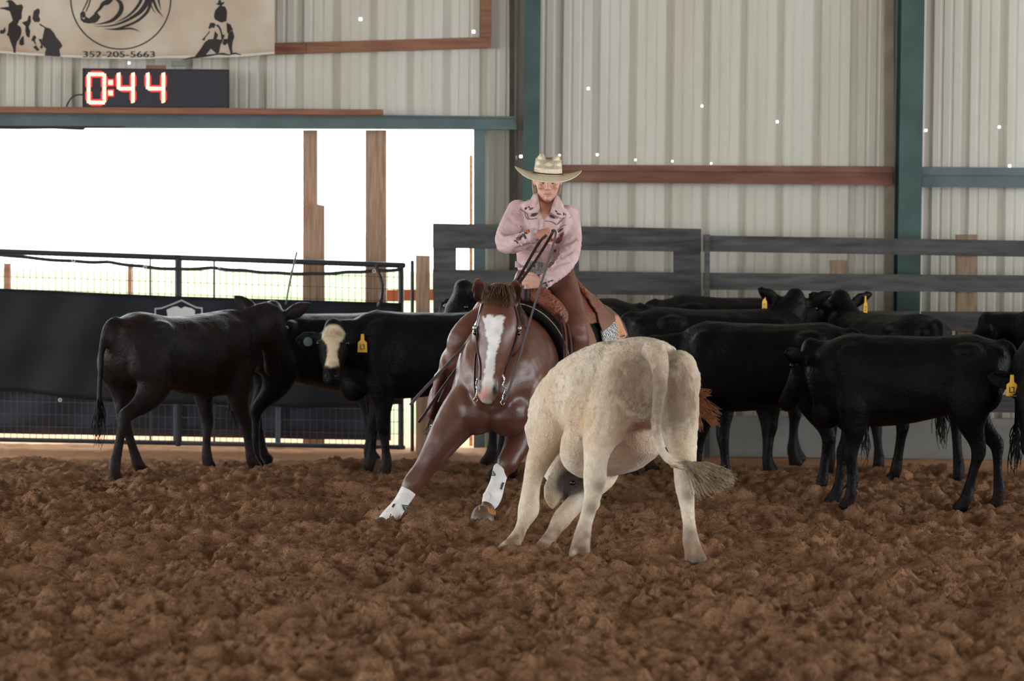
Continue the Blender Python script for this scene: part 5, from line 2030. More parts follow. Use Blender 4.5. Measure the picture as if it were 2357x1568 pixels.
for nm, pxs, w in (('cheekpiece', [(1112, 700), (1104, 725), (1099, 750), (1098, 768), (1101, 800), (1105, 830), (1106, 855), (1104, 875)], 0.014),
                   ('cheekpiece', [(1184, 706), (1190, 730), (1192, 752), (1190, 772), (1180, 800), (1172, 822), (1163, 845), (1157, 866)], 0.016)):
    bm = bmesh.new()
    skin_strap(bm, pxs, w, 0.005, horse_bvh)
    obj(nm, bm, M_STRAPL, br)
for a, b in ((1096, 757), (1192, 757)):
    p, n = on_surface(horse_bvh, a, b, 0.008)
    if p is None:
        p = P(a, b, 15.97)
    bm = bmesh.new()
    ball(bm, p, (0.016, 0.012, 0.016), seg=10)
    obj('concho', bm, M_SILVER, br, True)
for pts_ in ([(1157, 862, 15.86), (1161, 875, 15.85), (1157, 888, 15.85), (1164, 895, 15.85), (1158, 912, 15.86), (1157, 922, 15.86)],
             [(1099, 872, 15.89), (1096, 885, 15.90), (1098, 900, 15.90), (1095, 915, 15.90)]):
    bm = bmesh.new()
    wire(bm, [P(*p) for p in pts_], 0.0055, n=6)
    c = P(*pts_[-1]) + Vector((0, 0, -0.012))
    wire(bm, [c + Vector((0.011 * math.cos(a), 0, 0.013 * math.sin(a))) for a in np.linspace(0, 2 * math.pi, 11)], 0.003, n=5, sub=1)
    obj('bit_shank', bm, M_SILVER, br, True)
# ================================================================== RIDER
RDm = 16.95
rider = thing('person', HB(3.7, 0, 0.12), 'rider in pink shirt, brown chaps and straw hat gripping reins and saddle horn', 'person')
M_SKIN = mat('skin', (0.6, 0.4, 0.3), 0.5, 0.35, attr=True, var=0.06, vscale=30)
M_SHIRT = mat('pink_shirt', srgb(200, 166, 164), 0.8, 0.2, var=0.08, vscale=14, color2=srgb(216, 186, 184), bump=0.25, bscale=30, bump2=0.45, b2scale=11, sheen=0.1)
M_CHAPS = mat('chap_leather', srgb(90, 53, 43), 0.46, 0.4, var=0.22, vscale=7, color2=srgb(116, 72, 58), bump=0.12, bscale=60, bump2=0.25, b2scale=9)
M_DENIM = mat('denim', srgb(48, 72, 112), 0.85, 0.2, var=0.25, vscale=40)


def finger(bm, base, d1, d2, d3, lens, r):
    p = [Vector(base)]
    for d, l in zip((d1, d2, d3), lens):
        p.append(p[-1] + Vector(d).normalized() * l)
    tube(bm, [(*q, k, k) for q, k in zip(p, (r, r * 0.98, r * 0.92, r * 0.8))], up=(0.3, 0.4, 1), n=8, sub=2)


def fist(bm, wrist, along, back, thumb_side, s=1.0):
    """closed hand: along = wrist to knuckles, back = out of the back of the hand, thumb_side = towards the thumb"""
    A = Vector(along).normalized()
    B = Vector(back)
    B = (B - A * B.dot(A)).normalized()
    T = Vector(thumb_side)
    T = (T - A * T.dot(A) - B * T.dot(B)).normalized()
    W = Vector(wrist)
    tube(bm, [(*(W - A * 0.02 * s), 0.026 * s, 0.021 * s), (*(W + A * 0.02 * s), 0.034 * s, 0.020 * s), (*(W + A * 0.055 * s), 0.040 * s, 0.017 * s), (*(W + A * 0.076 * s), 0.037 * s, 0.012 * s)], up=tuple(B), n=12)
    lens = [(0.040, 0.026, 0.018), (0.044, 0.028, 0.020), (0.041, 0.026, 0.019), (0.033, 0.020, 0.016)]
    for k in range(4):
        o = (1.5 - k) * 0.0215 * s
        b = W + A * (0.074 - 0.004 * abs(k - 1)) * s + T * o + B * 0.008 * s
        finger(bm, b, A * 0.75 - B * 0.65, -B * 0.9 - A * 0.45, -A * 0.95 + B * 0.15, [l * s for l in lens[k]], 0.0088 * s)
    tb = W + A * 0.022 * s + T * 0.030 * s - B * 0.006 * s
    finger(bm, tb, A * 0.75 + T * 0.55 - B * 0.3, A * 0.75 - B * 0.75 - T * 0.05, A * 0.3 - B * 0.5 - T * 0.8, [0.036 * s, 0.030 * s, 0.024 * s], 0.0115 * s)


# joints (pixel, depth)
SH_R, EL_R, WR_R = P(1196, 482, 16.97), P(1164, 570, 16.77), P(1233, 541, 16.60)
SH_L, EL_L, WR_L = P(1304, 492, 16.98), P(1310, 596, 16.82), P(1247, 650, 16.645)
HIP = P(1250, 660, 17.06)
KN_R, AN_R = P(1072, 778, 16.72), P(1018, 955, 16.88)
KN_L, AN_L = P(1316, 770, 16.72), P(1322, 960, 16.90)
HIP_R, HIP_L = P(1222, 662, 17.04), P(1284, 662, 17.04)


def limb(a, b, ra, rb, k=3):
    out = []
    for i in range(k + 1):
        f = i / k
        q = Vector(a).lerp(Vector(b), f)
        r = ra + (rb - ra) * f
        out.append((*q, r, r))
    return out


def make_body():
    bm = bmesh.new()
    tube(bm, prow([(1250, 668, 17.08, 0.145, 0.105), (1246, 618, 17.03, 0.125, 0.085), (1246, 570, 16.98, 0.135, 0.09), (1248, 525, 16.95, 0.150, 0.10), (1252, 490, 16.95, 0.130, 0.08), (1256, 470, 16.95, 0.07, 0.06)]), up=(0, -1, 0), n=18)
    # neck and head
    tube(bm, prow([(1256, 486, 16.95, 0.075, 0.06), (1257, 468, 16.94, 0.056, 0.056), (1258, 452, 16.92, 0.054, 0.056), (1259, 436, 16.92, 0.056, 0.06)]), up=(0, -1, 0), n=16)
    ball(bm, P(1260, 402, 16.93), (0.074, 0.094, 0.088), seg=20)
    tube(bm, prow([(1260, 398, 16.90, 0.070, 0.085), (1260.5, 415, 16.885, 0.070, 0.083), (1261, 430, 16.875, 0.066, 0.076), (1261, 443, 16.865, 0.055, 0.066), (1260.5, 453, 16.855, 0.040, 0.050), (1260, 459, 16.85, 0.026, 0.032)]),
         up=(0, -1, 0), n=20, power=2.3)
    # brow, cheeks, nose, lips, chin
    for sx in (-1, 1):
        tube(bm, prow([(1261 + sx * 3, 416.5, 16.802, 0.007, 0.010), (1261 + sx * 11, 414.5, 16.806, 0.008, 0.011), (1261 + sx * 19, 416.5, 16.822, 0.006, 0.009)]), up=(0, -1, 0), n=8)
        ball(bm, P(1261 + sx * 16, 430, 16.822), (0.024, 0.020, 0.018), seg=10)
        ball(bm, P(1261 + sx * 4.2, 435.5, 16.782), (0.0085, 0.011, 0.0075), seg=8)
    tube(bm, prow([(1261, 415, 16.806, 0.010, 0.012), (1261, 423, 16.795, 0.009, 0.014), (1261.3, 430, 16.782, 0.010, 0.016), (1261.4, 435, 16.772, 0.013, 0.016)]), up=(0, -1, 0), n=10)
    tube(bm, prow([(1250.5, 446.5, 16.808, 0.004, 0.004), (1256, 445, 16.793, 0.008, 0.0055), (1261, 445, 16.788, 0.009, 0.006), (1266, 445, 16.793, 0.008, 0.0055), (1271, 446.5, 16.808, 0.004, 0.004)]), up=(0, 0, 1), n=8)
    tube(bm, prow([(1253, 448.5, 16.804, 0.004, 0.004), (1261, 449.5, 16.790, 0.009, 0.0065), (1269, 448.5, 16.804, 0.004, 0.004)]), up=(0, 0, 1), n=8)
    ball(bm, P(1260.5, 457, 16.808), (0.020, 0.016, 0.013), seg=10)
    # ears
    for sx, ex in ((-1, 1231), (1, 1291)):
        tube(bm, prow([(ex, 410, 16.925, 0.009, 0.018), (ex - 0.5 * sx * -1, 417, 16.92, 0.010, 0.022), (ex + sx * -1, 425, 16.91, 0.008, 0.014)]), up=(0, -1, 0), n=10)
    # arms
    for S, E, Wr in ((SH_R, EL_R, WR_R), (SH_L, EL_L, WR_L)):
        tube(bm, limb(S, E, 0.050, 0.040) + limb(E, Wr, 0.040, 0.027)[1:], up=(0.2, 0.3, 1), n=12, sub=2)
    # closed hands
    fist(bm, WR_R + Vector((0.004, -0.004, 0)), (1, -0.18, 0.16), (0.1, -0.75, 0.75), (0.15, -0.75, -0.55), 1.02)
    fist(bm, WR_L + Vector((-0.004, 0, 0)), (-1, -0.30, 0.02), (-0.15, -1, 0.15), (0, -0.1, 1), 1.02)
    # legs
    for Hp, K, A in ((HIP_R, KN_R, AN_R), (HIP_L, KN_L, AN_L)):
        tube(bm, limb(Hp, K, 0.078, 0.055) + limb(K, A, 0.052, 0.036)[1:] + [(*(A + Vector((0, -0.10, -0.05))), 0.03, 0.03)], up=(0.2, 1, 0.1), n=12, sub=2)
    me = fuse(bm, 0.0046, 5, 'body', 0.5, 0.75)
    co = get_co(me)
    # eye sockets
    for ex, ey in ((1250.5, 420.5), (1272.5, 421.0)):
        w = gauss(co, P(ex, ey, 16.805), 0.0125)
        co[:, 1] += 0.010 * w
    set_co(me, co)
    rgb = np.tile(np.array(srgb(214, 164, 142)), (len(co), 1))
    for c, r, colr, a in ((P(1246, 432, 16.81), 0.022, srgb(210, 146, 128), 0.35), (P(1277, 432, 16.81), 0.022, srgb(210, 146, 128), 0.35), (P(1261, 436, 16.77), 0.014, srgb(206, 136, 118), 0.5),
                          (P(1261, 475, 16.88), 0.06, srgb(188, 122, 98), 0.6), (P(1261, 420, 16.80), 0.05, srgb(222, 178, 158), 0.3)):
        rgb = mixc(rgb, colr, np.clip(gauss(co, c, r) * a, 0, 1))
    lip = gauss(co * np.array([0.55, 1, 1.6]), np.array(tuple(P(1261, 447, 16.79))) * np.array([0.55, 1, 1.6]), 0.0085)
    rgb = mixc(rgb, srgb(178, 110, 102), np.clip(lip * 1.3, 0, 0.85))
    sl = np.exp(-((co[:, 2] - P(1261, 447, 16.79).z) / 0.0022) ** 2) * (np.abs(co[:, 0] - P(1261, 447, 16.79).x) < 0.026) * (co[:, 1] < 16.83)
    rgb = mixc(rgb, srgb(120, 66, 60), np.clip(sl, 0, 0.7))
    for ex in (1257, 1266):
        rgb = mixc(rgb, srgb(120, 66, 56), np.clip(gauss(co, P(ex, 438, 16.775), 0.005) * 0.9, 0, 0.8))
    rgb = mixc(rgb, srgb(176, 120, 100), np.clip(gauss(co, P(1240, 541, 16.58), 0.10) * 0.5, 0, 0.5))
    paint(me, rgb)
    link_mesh('body', me, M_SKIN, rider, True)
    return me


body_me = make_body()
body_bvh = bvh_of(body_me)
for ex, ey in ((1250.5, 420.8), (1272.5, 421.4)):
    bm = bmesh.new()
    ball(bm, P(ex, ey, 16.822), (0.0125, 0.0115, 0.0085), seg=10)
    e = obj('eye', bm, mat('eye_white', srgb(200, 186, 176), 0.3), rider, True)
    bm = bmesh.new()
    ball(bm, P(ex, ey, 16.812), (0.0058, 0.004, 0.0058), seg=8)
    obj('iris', bm, mat('iris', srgb(60, 58, 56), 0.2), e, True)
    bm = bmesh.new()
    tube(bm, prow([(ex - 6, ey - 1.2, 16.812, 0.0025, 0.0025), (ex - 2, ey - 3.6, 16.803, 0.0038, 0.0038), (ex + 2, ey - 3.6, 16.803, 0.0038, 0.0038), (ex + 6, ey - 1.2, 16.812, 0.0025, 0.0025)]), up=(0, 0, 1), n=6)
    obj('eyelid', bm, mat('eyelid', srgb(120, 80, 70), 0.6), e, True)

# ---- hair
bm = bmesh.new()
r3 = random.Random(9)
for k in range(90):
    p0 = P(1229 + r3.uniform(-3, 3), 408 + r3.uniform(-3, 4), 16.95 + r3.uniform(-.03, .05))
    hair(bm, [p0, P(1228 + r3.uniform(-3, 5), 430, 16.95 + r3.uniform(-.02, .05)), P(1233 + r3.uniform(-6, 6), 446 + r3.uniform(0, 10), 16.98)], 0.0022, 0.0008, sub=2)
for k in range(40):
    p0 = P(1291 + r3.uniform(-2, 2), 410 + r3.uniform(-3, 4), 16.95 + r3.uniform(-.02, .05))
    hair(bm, [p0, P(1290 + r3.uniform(-2, 2), 428, 16.96), P(1287 + r3.uniform(-3, 3), 440 + r3.uniform(0, 8), 16.97)], 0.0018, 0.0007, sub=2)
ball(bm, P(1260, 412, 16.985), (0.072, 0.06, 0.075), seg=16)
tube(bm, prow([(1258, 420, 17.03, 0.03, 0.03), (1250, 450, 17.06, 0.035, 0.035), (1243, 480, 17.07, 0.03, 0.03), (1240, 510, 17.07, 0.012, 0.012)]), up=(0, -1, 0), n=10)
obj('hair', bm, mat('blond_hair', srgb(206, 184, 152), 0.5, 0.4, var=0.2, vscale=40), rider, True)

# ---- straw hat
hatm = Matrix.Translation(P(1261, 401, 16.905)) @ Matrix.Rotation(math.radians(3.2), 4, 'Y') @ Matrix.Rotation(math.radians(6), 4, 'X')
M_STRAW = mat('straw', srgb(232, 210, 174), 0.6, 0.35, var=0.12, vscale=60, color2=srgb(244, 230, 204), bump=0.3, bscale=220)


def crown_pt(th, h, off=0.0):
    """h 0..1 from band to top; the crown leans in and is creased"""
    a, b = 0.0855 - 0.010 * h + off, 0.104 - 0.016 * h + off
    x, y = a * math.sin(th), -b * math.cos(th)
    z = 0.106 * h
    return Vector((x, y, z))


bm = bmesh.new()
NT = 40
loops = []
for h in np.linspace(0, 1, 9):
    loops.append([bm.verts.new(hatm @ crown_pt(2 * math.pi * k / NT, h)) for k in range(NT)])


def top_z(x, y):
    # cattleman crease: a long centre dent between two ridges, front pinched low
    r = abs(x) / 0.075
    ridge = 0.018 * math.exp(-((r - 0.52) / 0.24) ** 2)
    dent_ = -0.032 * math.exp(-(r / 0.36) ** 2)
    front = -0.030 * max(0, (-y - 0.02) / 0.07) ** 2 * (0.3 + min(1.0, r))
    edge = -0.020 * max(0, r - 0.75) / 0.25
    return 0.106 + ridge + dent_ + front + edge


for f in (0.93, 0.8, 0.64, 0.48, 0.32, 0.16):
    L = []
    for k in range(NT):
        c = crown_pt(2 * math.pi * k / NT, 1.0) * f
        L.append(bm.verts.new(hatm @ Vector((c.x, c.y, top_z(c.x, c.y)))))
    loops.append(L)
for k in range(NT):
    c = crown_pt(2 * math.pi * k / NT, 1.0)
    loops[8][k].co = hatm @ Vector((c.x, c.y, min(0.102, top_z(c.x, c.y))))
for a, b in zip(loops[:-1], loops[1:]):
    for k in range(NT):
        bm.faces.new((a[k], a[(k + 1) % NT], b[(k + 1) % NT], b[k]))
bm.faces.new(loops[-1])


def brim_z(x, y, f):
    s = abs(math.sin(math.atan2(x / 0.9, -y)))
    up = 0.036 * s ** 5 * f ** 1.4
    front = -0.030 * max(0.0, math.cos(math.atan2(x, -y))) ** 2 * f
    back = -0.012 * max(0.0, -math.cos(math.atan2(x, -y))) ** 2 * f
    return up + front + back


bl = []
NF = 9
for i in range(NF + 1):
    f = i / NF
    L = []
    for k in range(NT):
        th = 2 * math.pi * k / NT
        sx = abs(math.sin(th))
        a = 0.0855 + 0.112 * f
        b = 0.104 + 0.088 * f
        x, y = a * math.sin(th), -b * math.cos(th)
        L.append(bm.verts.new(hatm @ Vector((x, y, brim_z(x, y, f)))))
    bl.append(L)
for a, b in zip(bl[:-1], bl[1:]):
    for k in range(NT):
        bm.faces.new((a[k], b[k], b[(k + 1) % NT], a[(k + 1) % NT]))
hat = obj('straw_hat', bm, M_STRAW, rider, True)
md = hat.modifiers.new('th', 'SOLIDIFY')
md.thickness = 0.004
hat['label'] = 'cream straw cowboy hat with a vented crown'
bm = bmesh.new()
prev = None
for k in range(NT + 1):
    th = 2 * math.pi * k / NT
    cur = [bm.verts.new(hatm @ crown_pt(th, hh, 0.0045)) for hh in (0.05, 0.125)]
    if prev:
        bm.faces.new((prev[0], cur[0], cur[1], prev[1]))
    prev = cur
o = obj('hat_band', bm, mat('hat_band', srgb(66, 44, 32), 0.6), hat, True)
o.modifiers.new('th', 'SOLIDIFY').thickness = 0.003
# vent holes in diamond rows
bm = bmesh.new()
for i in range(15):
    h = 0.38 + 0.46 * i / 14
    for j in range(-22, 23):
        if (i + j) % 2:
            continue
        th = j * 0.078
        u = (j % 12) / 12.0
        dd = abs(((j + 6) % 12) - 6) / 6.0
        v = abs((i - 7) / 7.0)
        if dd + v * 0.9 < 0.62 and not (abs(j) % 12 == 0 and v > 0.5):
            continue
        if h > 0.80 and abs(j) > 15:
            continue
        s = 0.0021
        c = crown_pt(th, h, 0.0032)
        du = (crown_pt(th + 0.01, h, 0.0032) - c).normalized()
        dv = (crown_pt(th, h + 0.01, 0.0032) - c).normalized()
        bm.faces.new([bm.verts.new(hatm @ (c + du * s * a + dv * s * 1.35 * b)) for a, b in ((-1, 0), (0, -1), (1, 0), (0, 1))])
o = obj('vent_hole', bm, mat('vent_dark', srgb(44, 32, 22), 0.9), hat)
o['kind'] = 'stuff'

# ---- shirt
bm = bmesh.new()
tube(bm, prow([(1247, 612, 17.03, 0.150, 0.112), (1246, 588, 17.0, 0.150, 0.112), (1246, 560, 16.96, 0.158, 0.118), (1248, 525, 16.92, 0.175, 0.128), (1250, 495, 16.92, 0.172, 0.108), (1253, 476, 16.94, 0.125, 0.085), (1255, 466, 16.95, 0.080, 0.072)]),
     up=(0, -1, 0), n=22)
ball(bm, P(1222, 520, 16.86), (0.062, 0.06, 0.065))
ball(bm, P(1276, 522, 16.86), (0.062, 0.06, 0.065))
tube(bm, [(*SH_R, 0.072, 0.072), (*P(1176, 520, 16.88), 0.070, 0.066), (*P(1165, 550, 16.81), 0.066, 0.062), (*P(1164, 566, 16.77), 0.058, 0.056)], up=(0.2, 0.3, 1), n=14)
tube(bm, [(*P(1166, 563, 16.77), 0.056, 0.056), (*P(1183, 562, 16.71), 0.056, 0.054), (*P(1205, 553, 16.655), 0.050, 0.048), (*P(1226, 543, 16.61), 0.044, 0.042), (*P(1232, 541, 16.603), 0.042, 0.040)], up=(0.2, 0.3, 1), n=14)
tube(bm, [(*SH_L, 0.072, 0.072), (*P(1313, 530, 16.93), 0.070, 0.066), (*P(1314, 565, 16.87), 0.064, 0.060), (*P(1309, 594, 16.82), 0.058, 0.056)], up=(0.2, 0.3, 1), n=14)
tube(bm, [(*P(1311, 590, 16.82), 0.056, 0.055), (*P(1297, 612, 16.765), 0.055, 0.052), (*P(1276, 632, 16.70), 0.048, 0.046), (*P(1256, 646, 16.66), 0.042, 0.040), (*P(1249, 650, 16.65), 0.040, 0.039)], up=(0.2, 0.3, 1), n=14)
me = fuse(bm, 0.0068, 4, 'shirt', 0.5, 0.6)
co = get_co(me)
no = get_no(me)
# cloth folds across the sleeves and waist
sn = np.sin((co[:, 0] * 60 + co[:, 2] * 80) + 3.5 * vnoise(co[:, 0] * 9, co[:, 1] * 9, co[:, 2] * 9, seed=41))
fold = 0.0055 * (np.abs(sn) ** 0.7 - 0.6)
amt = np.clip(gauss(co, EL_R, 0.13) + gauss(co, P(1190, 560, 16.70), 0.10) + gauss(co, EL_L, 0.14) + gauss(co, P(1280, 630, 16.72), 0.10) + 0.5 * gauss(co, P(1240, 595, 16.95), 0.14), 0, 1)
co += no * (fold * amt)[:, None]
# open neck: push the cloth away from the throat
w = gauss(co, P(1258, 468, 16.86), 0.045)
co[:, 1] += 0.040 * w


def groove(line, r, a):
    global co
    for (x0, y0), (x1, y1) in zip(line[:-1], line[1:]):
        for k in range(6):
            f = k / 6
            p, n = on_surface(_tmp_bvh, x0 + (x1 - x0) * f, y0 + (y1 - y0) * f)
            if p is not None:
                co += np.array(tuple(-n))[None, :] * (gauss(co, p, r) * a)[:, None]


set_co(me, co)
_tmp_bvh = bvh_of(me)
groove([(1199, 478), (1202, 500), (1203, 525), (1199, 545)], 0.017, 0.010)
groove([(1296, 500), (1291, 530), (1283, 565), (1277, 598), (1262, 625)], 0.018, 0.010)
groove([(1188, 575), (1215, 566), (1240, 556)], 0.016, 0.008)
groove([(1172, 500), (1182, 512), (1196, 515)], 0.012, 0.006)
groove([(1160, 535), (1176, 540), (1196, 538)], 0.011, 0.006)
groove([(1207, 575), (1230, 583), (1256, 580)], 0.012, 0.006)
groove([(1300, 560), (1314, 556), (1328, 546)], 0.011, 0.006)
groove([(1290, 590), (1306, 584), (1326, 572)], 0.011, 0.006)
groove([(1278, 612), (1296, 604), (1318, 598)], 0.011, 0.006)
groove([(1212, 515), (1225, 530), (1236, 545)], 0.012, 0.006)
set_co(me, co)
shirt = link_mesh('shirt', me, M_SHIRT, rider, True)
shirt_bvh = bvh_of(me)


def patch(name, poly, off, thick, material, parent, res=4, bv=None):
    q = bmesh.new()
    decal(q, bv or shirt_bvh, poly, off, res=res)
    if not len(q.faces):
        q.free()
        return None
    o = obj(name, q, material, parent, True)
    o.modifiers.new('th', 'SOLIDIFY').thickness = thick
    return o


# throat opening shows skin, collar wings lie over it
patch('neck_opening', [(1240, 452), (1247, 449), (1272, 449), (1277, 455), (1270, 478), (1258, 500), (1250, 508), (1245, 488), (1241, 470)], 0.004, 0.002, mat('throat_skin', srgb(196, 134, 110), 0.5, 0.3, var=0.1, vscale=30), rider)


def collar(pts3):
    bm = bmesh.new()
    vs = [bm.verts.new(P(*p)) for p in pts3]
    bm.faces.new(vs)
    bmesh.ops.triangulate(bm, faces=bm.faces[:])
    bmesh.ops.subdivide_edges(bm, edges=bm.edges[:], cuts=2, use_grid_fill=True)
    o = obj('collar', bm, M_SHIRT, shirt, True)
    o.modifiers.new('th', 'SOLIDIFY').thickness = 0.006
    return o


collar([(1229, 448, 16.93), (1238, 446, 16.90), (1241, 466, 16.815), (1243, 480, 16.79), (1236, 490, 16.785), (1222, 492, 16.80), (1211, 487, 16.83), (1219, 468, 16.88)])
collar([(1279, 449, 16.92), (1287, 456, 16.93), (1296, 474, 16.88), (1301, 500, 16.825), (1290, 503, 16.80), (1276, 495, 16.785), (1266, 489, 16.785), (1271, 472, 16.81)])
# placket, snaps, yoke and pocket seams
M_SEAM = mat('seam', srgb(120, 92, 94), 0.8)
M_SNAP = mat('pearl_snap', srgb(228, 216, 214), 0.25, 0.5)
patch('placket', [(1243, 505), (1251, 505), (1247, 560), (1241, 600), (1233, 600), (1238, 555)], 0.004, 0.003, M_SHIRT, shirt)
for a, b in ((1246, 520), (1243, 577), (1239, 594), (1210, 556), (1201, 562), (1258, 661)):
    p, n = on_surface(shirt_bvh, a, b, 0.006)
    if p is None:
        continue
    bm = bmesh.new()
    ball(bm, p, 0.0055, seg=8)
    obj('snap', bm, M_SNAP, shirt, True)
for ln in ([(1197, 482), (1212, 492), (1216, 502), (1222, 505), (1237, 503)], [(1254, 509), (1270, 511), (1282, 517), (1292, 508), (1312, 501)], [(1208, 490), (1212, 502), (1216, 506)],
           [(1281, 518), (1300, 500), (1302, 492)], [(1198, 520), (1200, 535), (1205, 545)], [(1282, 530), (1296, 520), (1303, 518)]):
    bm = bmesh.new()
    skin_strap(bm, ln, 0.0045, 0.002, shirt_bvh, 0.002)
    if len(bm.faces):
        obj('seam', bm, M_SEAM, shirt)
# embroidered roses and leaves
M_LEAF = mat('stitch_dark', srgb(70, 58, 62), 0.7)
M_ROSE = mat('stitch_rose', srgb(128, 62, 54), 0.7)
M_ORNG = mat('stitch_orange', srgb(168, 96, 58), 0.7)


def leaf(cx, cy, l, w, ang, material):
    poly = []
    for u, v in ((-1, 0), (-0.4, 0.8), (0.3, 0.7), (1, 0), (0.3, -0.7), (-0.4, -0.8)):
        x, y = u * l * 0.7, v * w * 0.7
        poly.append((cx + x * math.cos(ang) - y * math.sin(ang), cy + x * math.sin(ang) + y * math.cos(ang)))
    patch('embroidery', poly, 0.0035, 0.0015, material, shirt, 5)


for args in ((1217, 533, 9, 7, -0.3, M_ORNG), (1211, 537, 6, 4, 0.5, M_LEAF), (1205, 541, 7, 4, -0.4, M_LEAF), (1209, 546, 7, 4, 1.4, M_LEAF), (1194, 550, 9, 7, 0.3, M_ROSE), (1187, 555, 6, 3, 0.2, M_LEAF),
             (1199, 546, 6, 3, -0.8, M_LEAF), (1191, 558, 5, 3, 1.0, M_LEAF), (1246, 652, 9, 8, 0.2, M_ORNG), (1255, 651, 7, 3, -0.3, M_LEAF), (1262, 649, 7, 3, -0.5, M_LEAF), (1269, 646, 7, 3, -0.4, M_LEAF), (1258, 656, 6, 3, 0.6, M_LEAF),
             (1287, 552, 17, 12, -0.7, M_ROSE), (1294, 540, 10, 6, -1.0, M_ROSE), (1280, 556, 8, 5, 0.3, M_LEAF), (1290, 530, 13, 4, -0.6, M_LEAF), (1277, 577, 6, 5, -0.7, M_ROSE)):
    leaf(*args)


def cleaf(cx, cy, l, w, ang, material, bv):
    poly = []
    for u, v in ((-1, 0), (-0.4, 0.8), (0.3, 0.7), (1, 0), (0.3, -0.7), (-0.4, -0.8)):
        x, y = u * l * 0.7, v * w * 0.7
        poly.append((cx + x * math.cos(ang) - y * math.sin(ang), cy + x * math.sin(ang) + y * math.cos(ang)))
    patch('embroidery', poly, 0.006, 0.0015, material, shirt, 5, bv)


for c in [o_ for o_ in shirt.children if o_.name.startswith('collar')]:
    bv = bvh_of(c.data)
    for args in ((1224, 482, 9, 4, -0.5, M_ROSE), (1219, 479, 6, 3, 0.6, M_LEAF), (1285, 494, 9, 4, 0.3, M_ROSE), (1279, 488, 6, 3, 0.8, M_LEAF), (1297, 495, 6, 3, 1.4, M_LEAF)):
        cleaf(*args, M_ROSE if False else args[5], bv) if False else cleaf(args[0], args[1], args[2], args[3], args[4], args[5], bv)
for args in ((1230, 495, 14, 6, -0.3, M_LEAF), (1271, 500, 12, 5, 0.5, M_LEAF), (1211, 481, 5, 5, 1.0, M_LEAF)):
    leaf(*args)
# cuffs
for A, B, r in ((P(1222, 545, 16.617), P(1233, 541, 16.60), 0.0455), (P(1260, 644, 16.668), P(1249, 650, 16.648), 0.0445)):
    bm = bmesh.new()
    tube(bm, limb(A, B, r, r, 2), up=(0.2, 0.3, 1), n=18, sub=1, cap=False)
    obj('cuff', bm, M_SHIRT, shirt, True)

# ---- jeans, belt, buckle
bm = bmesh.new()
tube(bm, prow([(1247, 608, 17.03, 0.146, 0.108), (1249, 635, 17.05, 0.155, 0.118), (1251, 668, 17.07, 0.160, 0.125), (1252, 690, 17.08, 0.13, 0.11)]), up=(0, -1, 0), n=20)
for Hp, K, A in ((HIP_R, KN_R, AN_R), (HIP_L, KN_L, AN_L)):
    tube(bm, limb(Hp, K, 0.095, 0.060) + limb(K, A, 0.056, 0.045)[1:], up=(0.2, 1, 0.1), n=14, sub=2)
link_mesh('jeans', fuse(bm, 0.011, 5, 'jeans', 0.5, 0.6), M_DENIM, rider, True)
bm = bmesh.new()
pr = []
for k in range(33):
    a = 2 * math.pi * k / 32
    c = P(1246, 609, 17.03)
    pr.append((c + Vector((0.152 * math.sin(a), -0.115 * math.cos(a), 0)), Vector((math.sin(a), -math.cos(a), 0))))
strap(bm, [p for p, n in pr], [n for p, n in pr], 0.036, 0.005, 2)
belt = obj('belt', bm, mat('belt_leather', srgb(104, 74, 70), 0.5, 0.4, var=0.3, vscale=90, color2=srgb(150, 118, 114)), rider)
bm = bmesh.new()
bc = P(1230, 613, 16.895)
bmat = Matrix.Rotation(math.radians(-10), 3, 'X') @ Matrix.Rotation(math.radians(-6), 3, 'Z')
for (rr, y0, y1) in ((1.0, 0.0, -0.004), (0.80, -0.004, -0.0065), (0.45, -0.0065, -0.009)):
    n = 40
    L0 = [bm.verts.new(bc + bmat @ Vector((rr * 0.052 * math.cos(2 * math.pi * k / n) * (1 + (0.05 * (k % 2) if rr == 1 else 0)), y0, rr * 0.044 * math.sin(2 * math.pi * k / n) * (1 + (0.05 * (k % 2) if rr == 1 else 0))))) for k in range(n)]
    L1 = [bm.verts.new(v.co + bmat @ Vector((0, y1 - y0, 0))) for v in L0]
    for k in range(n):
        bm.faces.new((L0[k], L0[(k + 1) % n], L1[(k + 1) % n], L1[k]))
    bm.faces.new(L1)
    bm.faces.new(L0[::-1])
o = obj('belt_buckle', bm, mat('buckle_silver', srgb(150, 148, 146), 0.35, 0.5, 0.9, var=0.4, vscale=60, bump=0.8, bscale=150), belt)
o['label'] = 'large oval silver trophy buckle'
bm = bmesh.new()
n = 28
L0 = [bm.verts.new(bc + bmat @ Vector((0.034 * math.cos(2 * math.pi * k / n), -0.0072, 0.029 * math.sin(2 * math.pi * k / n)))) for k in range(n)]
L1 = [bm.verts.new(bc + bmat @ Vector((0.021 * math.cos(2 * math.pi * k / n), -0.0072, 0.018 * math.sin(2 * math.pi * k / n)))) for k in range(n)]
for k in range(n):
    bm.faces.new((L0[k], L0[(k + 1) % n], L1[(k + 1) % n], L1[k]))
obj('buckle_inlay', bm, mat('buckle_inlay', srgb(58, 54, 52), 0.4, 0.5, 0.6, var=0.6, vscale=200, color2=srgb(150, 146, 140)), o)
# star in the middle
bm = bmesh.new()
st = [bm.verts.new(bc + bmat @ Vector(((0.012 if k % 2 == 0 else 0.005) * math.sin(math.pi * k / 5), -0.0105, (0.012 if k % 2 == 0 else 0.005) * math.cos(math.pi * k / 5)))) for k in range(10)]
bm.faces.new(st)
obj('buckle_star', bm, mat('buckle_dark', srgb(60, 58, 58), 0.4, 0.5, 0.8), o)

